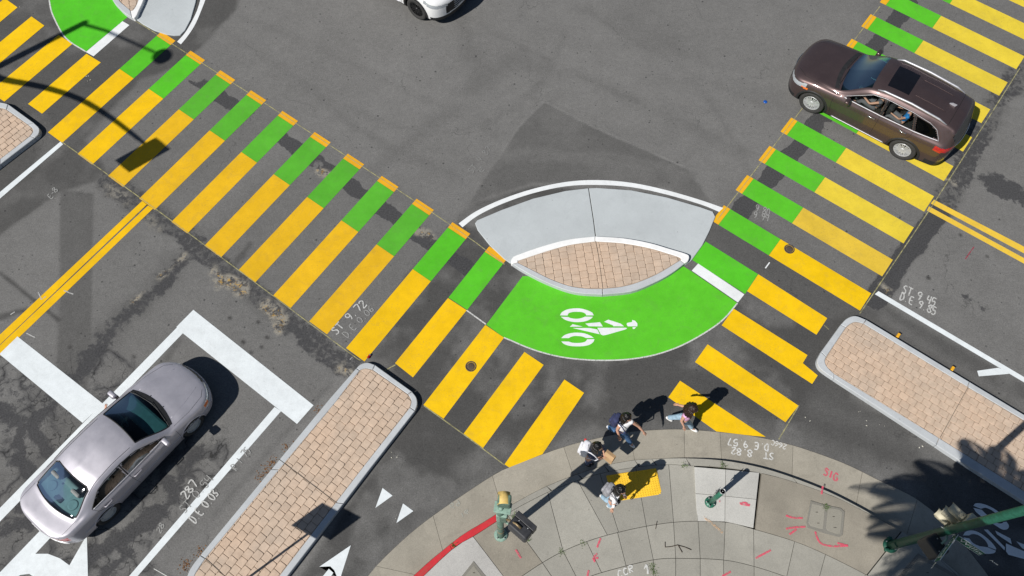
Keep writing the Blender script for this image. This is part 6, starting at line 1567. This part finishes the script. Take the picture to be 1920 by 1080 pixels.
# --- signal post by the red kerb
zb = .145; c = G(939, 1003, zb); sp = empty('signal_post', (c[0], c[1], zb)); tag(sp, 'weathered green signal post with black pedestrian signal beside the red kerb', 'traffic signal')
flange(sp, .15, M_GWEA); lathe('pole', [(.085, .03), (.072, .12), (.068, 2.95)], M_GDK, sp, 20)
for z in (.55, .62, 1.15): lathe('band', [(.071, z), (.074, z + .01), (.074, z + .03), (.071, z + .04)], M_BRASS, sp, 20)
rz_s = math.radians(12)
def rel_to(root, px, py, z): g_ = G(px, py, z); return Vector((g_[0] - root.location.x, g_[1] - root.location.y, z - root.location.z))
Rz = Matrix.Rotation(math.radians(-8), 3, 'Z')
lean = Vector((.02, 0, 0))
box_obj('terminal_box', (.045, .03, 2.35), (.22, .21, .60), M_GWEA, sp, Rz, .02); box_obj('box_door', (.055, -.082, 2.35), (.13, .012, .50), M_GDK, sp, Rz, .004)
tb = box_obj('bracket_plate', (.055, .04, 2.99), (.33, .22, .045), M_GWEA, sp, Rz, .012); lathe('cap_knob', [(0, .05), (.035, .04), (.05, 0)], M_GWEA, tb, 14, loc=(.02, .02, 3.01))
hdm = box_obj('signal_head', (.085, .12, 3.22), (.25, .20, .40), M_GDK, sp, Rz, .03, 2)
V, Fc = [], []
for j, yy in enumerate((.03, .26)):
    for q in range(17):
        a = math.radians(-35 + 250 * q / 16); V.append((.075 + .108 * math.cos(a), yy, 3.33 + .115 * math.sin(a)))
Fc = [(q, q + 1, 17 + q + 1, 17 + q) for q in range(16)]
vz = meshobj('visor', V, Fc, M_FADED, hdm, True); vz.modifiers.new('s', 'SOLIDIFY').thickness = .01
lathe('lens', [(0, .235), (.09, .23), (.11, .22)], M_LENS, hdm, 16, 'y', loc=(.085, 0, 3.25))
p0 = rel_to(sp, 946, 974, 2.35); p1 = rel_to(sp, 972, 992, 2.62)
pc = rel_to(sp, 975, 993, 2.55); ax = to3(G(987, 1006, 2.55) - G(962, 984, 2.55)).normalized(); yaw = math.atan2(ax.y, ax.x); Rb = Matrix.Rotation(yaw, 3, 'Z')
ph = box_obj('pedestrian_head', pc, (.46, .24, .44), M_BOX, sp, Rb, .045, 3)
nb = Vector((-ax.y, ax.x, 0)); nb = nb if nb.y > 0 else -nb
vis = box_obj('visor', pc + nb * .17 + Vector((0, 0, .03)), (.47, .12, .40), M_BOX, ph, Rb, .01); 
for q in (-.1, .12): lathe('hinge_screw', [(0, .012), (.012, .01), (.014, 0)], M_GALV, ph, 8, loc=tuple(pc + ax * q + nb * .09 + Vector((0, 0, .222))))
tube('mount_arm', [(0, 0, p1.z - .12), tuple(pc + Vector((0, 0, .26)) - ax * .10), tuple(pc + Vector((0, 0, .24)) + ax * .02)], [.022, .022, .03], M_BRASS, sp, 8)
tube('mount_arm', [(0, 0, p1.z - .42), tuple(pc - Vector((0, 0, .26)) - ax * .05)], .022, M_GWEA, sp, 8)
# --- push-button post on the pale panel
zb = .143; c = G(1331.5, 942, zb); pb = empty('button_post', (c[0], c[1], zb)); tag(pb, 'short bright green push-button post on the pale concrete panel', 'post')
flange(pb, .125, M_GPOLE2, 5); lathe('pole', [(.058, .03), (.056, 1.20)], M_GPOLE2, pb, 20); lathe('collar', [(.05, 1.16), (.062, 1.18), (.062, 1.225), (.052, 1.225), (.05, 1.20)], M_GALV, pb, 20); lathe('cap', [(0, 1.205), (.05, 1.205)], M_BOX, pb, 16); lathe('cap_bolt', [(0, 1.225), (.01, 1.225), (.012, 1.205)], M_GALV, pb, 8)
Rp = Matrix.Rotation(math.radians(135), 3, 'Z'); dv = Vector((-.72, .69, 0))
pl = box_obj('sign_plate', dv * .085 + Vector((0, 0, .98)), (.012, .15, .30), M_GALV, pb, Matrix.Rotation(math.radians(136), 3, 'Z')); box_obj('bracket', dv * .065 + Vector((0, 0, .98)), (.03, .07, .22), M_BOX, pb, Matrix.Rotation(math.radians(136), 3, 'Z'))
lathe('button', [(0, .02), (.022, .018), (.026, 0)], M_GALV, pl, 12, 'x', loc=tuple(dv * .095 + Vector((0, 0, .92))))
# --- tall green signal pole with street names
zb = .15; c = G(1669, 1023, zb); tp = empty('signal_pole', (c[0], c[1], zb)); tag(tp, 'tall dark green signal pole with street-name blades rising from the shaded corner', 'traffic signal')
tv = G(1920, 957, 5.5); axd = Vector((tv[0] - c[0], tv[1] - c[1], 5.5 - zb)) / (5.5 - zb)
at_ = lambda z: axd * (z - zb)
flange(tp, .16, M_GPOLE); tube('pole', [tuple(at_(zb + .02)), tuple(at_(3)), tuple(at_(7.2))], [.095, .085, .075], M_GPOLE, tp, 20)
box_obj('handhole_cover', tuple(at_(.55) + Vector((-.085, -.04, 0))), (.03, .11, .2), M_GPOLE, tp, Matrix.Rotation(.45, 3, 'Z'), .008); box_obj('base_lug', (-.12, -.10, .06), (.10, .07, .10), M_GPOLE, tp, None, .02); box_obj('base_lug', (-.01, .14, .06), (.09, .08, .10), M_GPOLE, tp, None, .02)
rt = rel_to(tp, 1781, 984, 2.75); tipd = to3(G(1757, 966, 2.75) - G(1778, 985, 2.75)).normalized(); sdv = Vector((-tipd.y, tipd.x, 0)); yw = math.atan2(tipd.y, tipd.x); Ry = Matrix.Rotation(yw, 3, 'Z')
hd = box_obj('signal_head', rt + Vector((0, 0, .30)) - tipd * .06, (.17, .26, .92), M_VIS, tp, Ry, .03, 2)
for k in range(3):
    o_ = rt + Vector((0, 0, .28 * k + .02)); V = []
    for t in (.02, .34):
        for q in range(17):
            a = math.radians(-55 + 290 * q / 16); V.append(o_ + tipd * (t - (.05 if t > .1 and math.sin(a) < 0 else 0)) + sdv * .092 * math.cos(a) + Vector((0, 0, .092 * math.sin(a))))
    vz = meshobj('visor', V, [(q, q + 1, 17 + q + 1, 17 + q) for q in range(16)], M_VIS, hd, True); sm = vz.modifiers.new('s', 'SOLIDIFY'); sm.thickness = .008
    ln = lathe('lens', [(0, .03), (.08, .026), (.098, .01)], M_LENS, hd, 16, 'x', loc=tuple(o_)); ln.rotation_euler = (0, 0, yw)
for z in (2.62, 3.52): tube('mount_arm', [tuple(at_(z)), tuple(rt * 1 + Vector((0, 0, z - 2.75)) - tipd * .10)], .026, M_GWEA, tp, 8)
pc2 = rel_to(tp, 1749, 1025, 2.55); Rq = Matrix.Rotation(math.radians(-62), 3, 'Z'); ph2 = box_obj('pedestrian_head', pc2, (.42, .27, .46), M_BOX, tp, Rq, .05, 3)
for q in ((-.1, .06), (.1, -.06)): lathe('cover_screw', [(0, .01), (.013, .008), (.015, 0)], M_GALV, ph2, 8, loc=tuple(pc2 + Rq @ Vector((q[0], q[1], .228))))
tube('mount_arm', [tuple(at_(2.85)), tuple(lerp(V3(at_(2.85)), V3(pc2), .55) + np.array([.08, -.02, .12])), tuple(pc2 + Vector((.06, .02, .24)))], .024, M_GWEA, tp, 8)
def text_mesh(body, size):
    cu = bpy.data.curves.new('lettering', 'FONT'); cu.body = body; cu.size = size; cu.align_y = 'CENTER'; cu.offset = .002
    o = bpy.data.objects.new('lettering', cu); col.objects.link(o); d = bpy.context.evaluated_depsgraph_get(); m_ = bpy.data.meshes.new_from_object(o.evaluated_get(d)); bpy.data.objects.remove(o); bpy.data.curves.remove(cu); return m_
def blade(pa, pb_, z, text, name_lab, small):
    a, b = rel_to(tp, *pa, z), rel_to(tp, *pb_, z); L = (b - a).length; xd = (b - a).normalized(); zd = Vector((0, 0, 1)); nd = xd.cross(zd)     # face normal
    m3 = Matrix((xd, zd, nd)).transposed(); h = .235
    m4 = m3.to_4x4(); m4.translation = a
    bl = box_obj('street_name_blade', (L / 2, h / 2, 0), (L, h, .006), M_SIGNG, tp); bl.matrix_local = m4
    for q in (.004, h - .004): box_obj('blade_edge', (L / 2, q, 0), (L, .012, .012), M_SIGNW, bl)
    for sgn in (1, -1):
        tm = text_mesh(text, .20); tm.materials.append(M_SIGNW); t_ = link(bpy.data.objects.new('lettering', tm), bl)
        t_.location = (.06 if sgn > 0 else L - .06, h * .5, .005 * sgn)
        if sgn < 0: t_.rotation_euler = (0, math.pi, 0)
        ts = text_mesh(small, .10); ts.materials.append(M_SIGNW); t2 = link(bpy.data.objects.new('lettering', ts), bl)
        t2.location = (.06 + tm.vertices[0].co.x * 0 + .62 if sgn > 0 else L - .68, h * .5, .005 * sgn)
        if sgn < 0: t2.rotation_euler = (0, math.pi, 0)
    tube('blade_bracket', [tuple(at_(z + .12)), tuple(a + Vector((0, 0, .12)))], .014, M_GALV, tp, 6)
blade((1786, 1006), (1752, 1053), 2.80, 'Grand', '', 'Ave'); blade((1788, 1009), (1836, 1041), 2.78, 'Willis', '', 'Ave')
# --- sign on the long island, below the frame; its shadow falls across the pavers
shift = lambda px, h, zz=.15: np.array([*(G(*px, zz) - SD * (h - zz) / math.tan(EL)), h])
q0, q1, q2, q3 = (546, 985), (607, 946), (664, 977), (607, 1018)
wv_ = G(*q3) - G(*q0); hgt = float(np.hypot(*(G(*q1) - G(*q0)))) * math.tan(EL) * .98
hb0 = 2.35; bm_ = shift(((q0[0] + q3[0]) / 2, (q0[1] + q3[1]) / 2), hb0)
isn = empty('road_sign', (bm_[0], bm_[1], .15)); tag(isn, 'square road sign on a thin post at the lower end of the long brick island', 'sign')
lathe('post', [(.028, 0), (.028, hb0 + hgt - .2)], M_GALV, isn, 10)
wn_ = unit(wv_); W_ = float(np.hypot(*wv_)); box_obj('sign_panel', (0, 0, hb0 + hgt / 2 - .15), (W_, .008, hgt), M_CREAM, isn, Matrix.Rotation(math.atan2(wn_[1], wn_[0]), 3, 'Z'))
# --- mast-arm pole beyond the left edge; its arms throw the long shadows on the crossing
pb0 = shift((155, 45), 9.0, 0); mp = empty('mast_arm_pole', (pb0[0], pb0[1], 0)); tag(mp, 'mast-arm signal pole with street light standing beyond the left-hand island', 'traffic signal')
flange(mp, .3, M_GPOLE); lathe('pole', [(.15, .03), (.10, 9.1)], M_GPOLE, mp, 16)
rel = lambda a: (a[0] - pb0[0], a[1] - pb0[1], a[2])
tube('light_arm', [(0, 0, 9.0)] + [rel(shift(p, 9.0, 0)) for p in ((200, 58), (245, 78), (290, 98))], [.05, .045, .04, .035], M_GPOLE, mp, 10)
lm = rel(shift((305, 105), 9.0, 0)); lathe('lamp_head', [(0, .18), (.12, .15), (.27, .02), (.27, -.05), (.15, -.12), (0, -.13)], M_GALV, mp, 18, loc=lm)
arm = [(0, 0, 6.0)] + [rel(shift(p, 6.0, 0)) for p in ((0, 147), (80, 163), (150, 186), (210, 222), (262, 262))]
tube('mast_arm', smooth_pl(arm, 4), list(np.linspace(.10, .05, 21)), M_GPOLE, mp, 12)
e = rel(shift((268, 290), 5.9, 0)); wv2 = G(247, 318) - G(222, 297); Rm = Matrix.Rotation(math.atan2(wv2[1], wv2[0]), 3, 'Z')
bp = box_obj('backplate', (e[0], e[1], e[2]), (float(np.hypot(*wv2)) + .05, .02, 1.30), M_BOX, mp, Rm); box_obj('signal_head', (e[0], e[1], e[2]), (.34, .26, 1.1), M_BOX, mp, Rm, .04)
tube('head_clamp', [arm[-1], (e[0], e[1], e[2] + .3)], .04, M_GPOLE, mp, 8)
# --- palms below the frame: one known by its shadow, two added to darken the corner
M_TRUNK = plain('palm_trunk', (.16, .12, .085), .9, var=.35, scale=10); M_FROND = plain('palm_leaf', (.055, .095, .030), .55, var=.35, scale=6)
def palm(px, h, nf, L, label, seed, droop=1.0):
    rr = random.Random(seed); p = shift(px, h, 0); o = empty('palm_tree', (p[0], p[1], 0)); tag(o, label, 'palm tree', None)
    tube('trunk', [(0, 0, 0), (.05, .02, h * .3), (.02, .05, h * .7), (0, 0, h)], [.26, .20, .18, .20], M_TRUNK, o, 14)
    for k in range(nf):
        a = 2 * math.pi * k / nf + rr.uniform(-.15, .15); el = rr.uniform(-.3, .9); V, Fc = [], []; l = L * rr.uniform(.85, 1.1); n = 40; spine = []
        for i in range(n + 1):
            t = i / n; r_ = l * (t * math.cos(el) * (1 - .15 * t)); zz = l * (t * math.sin(el) - droop * .55 * t * t); spine.append(np.array([r_ * math.cos(a), r_ * math.sin(a), h + zz]))
        tv, tf = tube_geo(spine, list(np.linspace(.03, .006, n + 1)), 5); V += [tuple(v) for v in tv]; Fc += tf
        sv = np.array([-math.sin(a), math.cos(a), 0])
        for i in range(4, n):
            d = unit(spine[i + 1] - spine[i]); w = .58 * L / 3 * math.sin(math.pi * (.12 + .86 * i / n)) ** .7
            for q in (1, -1):
                s_ = len(V); b = spine[i]; tip_ = b + sv * q * w * .8 + d * w * .75 - np.array([0, 0, w * .35]); m_ = lerp(b, tip_, .45) + np.array([0, 0, .03])
                V += [b - d * .012, m_ - d * .045, tip_, m_ + d * .045]; Fc.append((s_, s_ + 1, s_ + 2, s_ + 3))
        meshobj('frond', V, Fc, M_FROND, o)
    return o
palm((1840, 985), 7.5, 30, 2.7, 'feathery palm tree whose shadow falls beside the green signal pole', 4)
palm((1975, 1010), 8.0, 44, 3.0, 'taller unseen palm tree added to shade the bike lane below the right-hand island', 9)  # added out of view to darken the bike lane
palm((1880, 1085), 8.5, 40, 2.6, 'dense unseen palm tree added to shade the utility vault at the corner', 14)  # extra unseen crown, added to make the corner shade solid
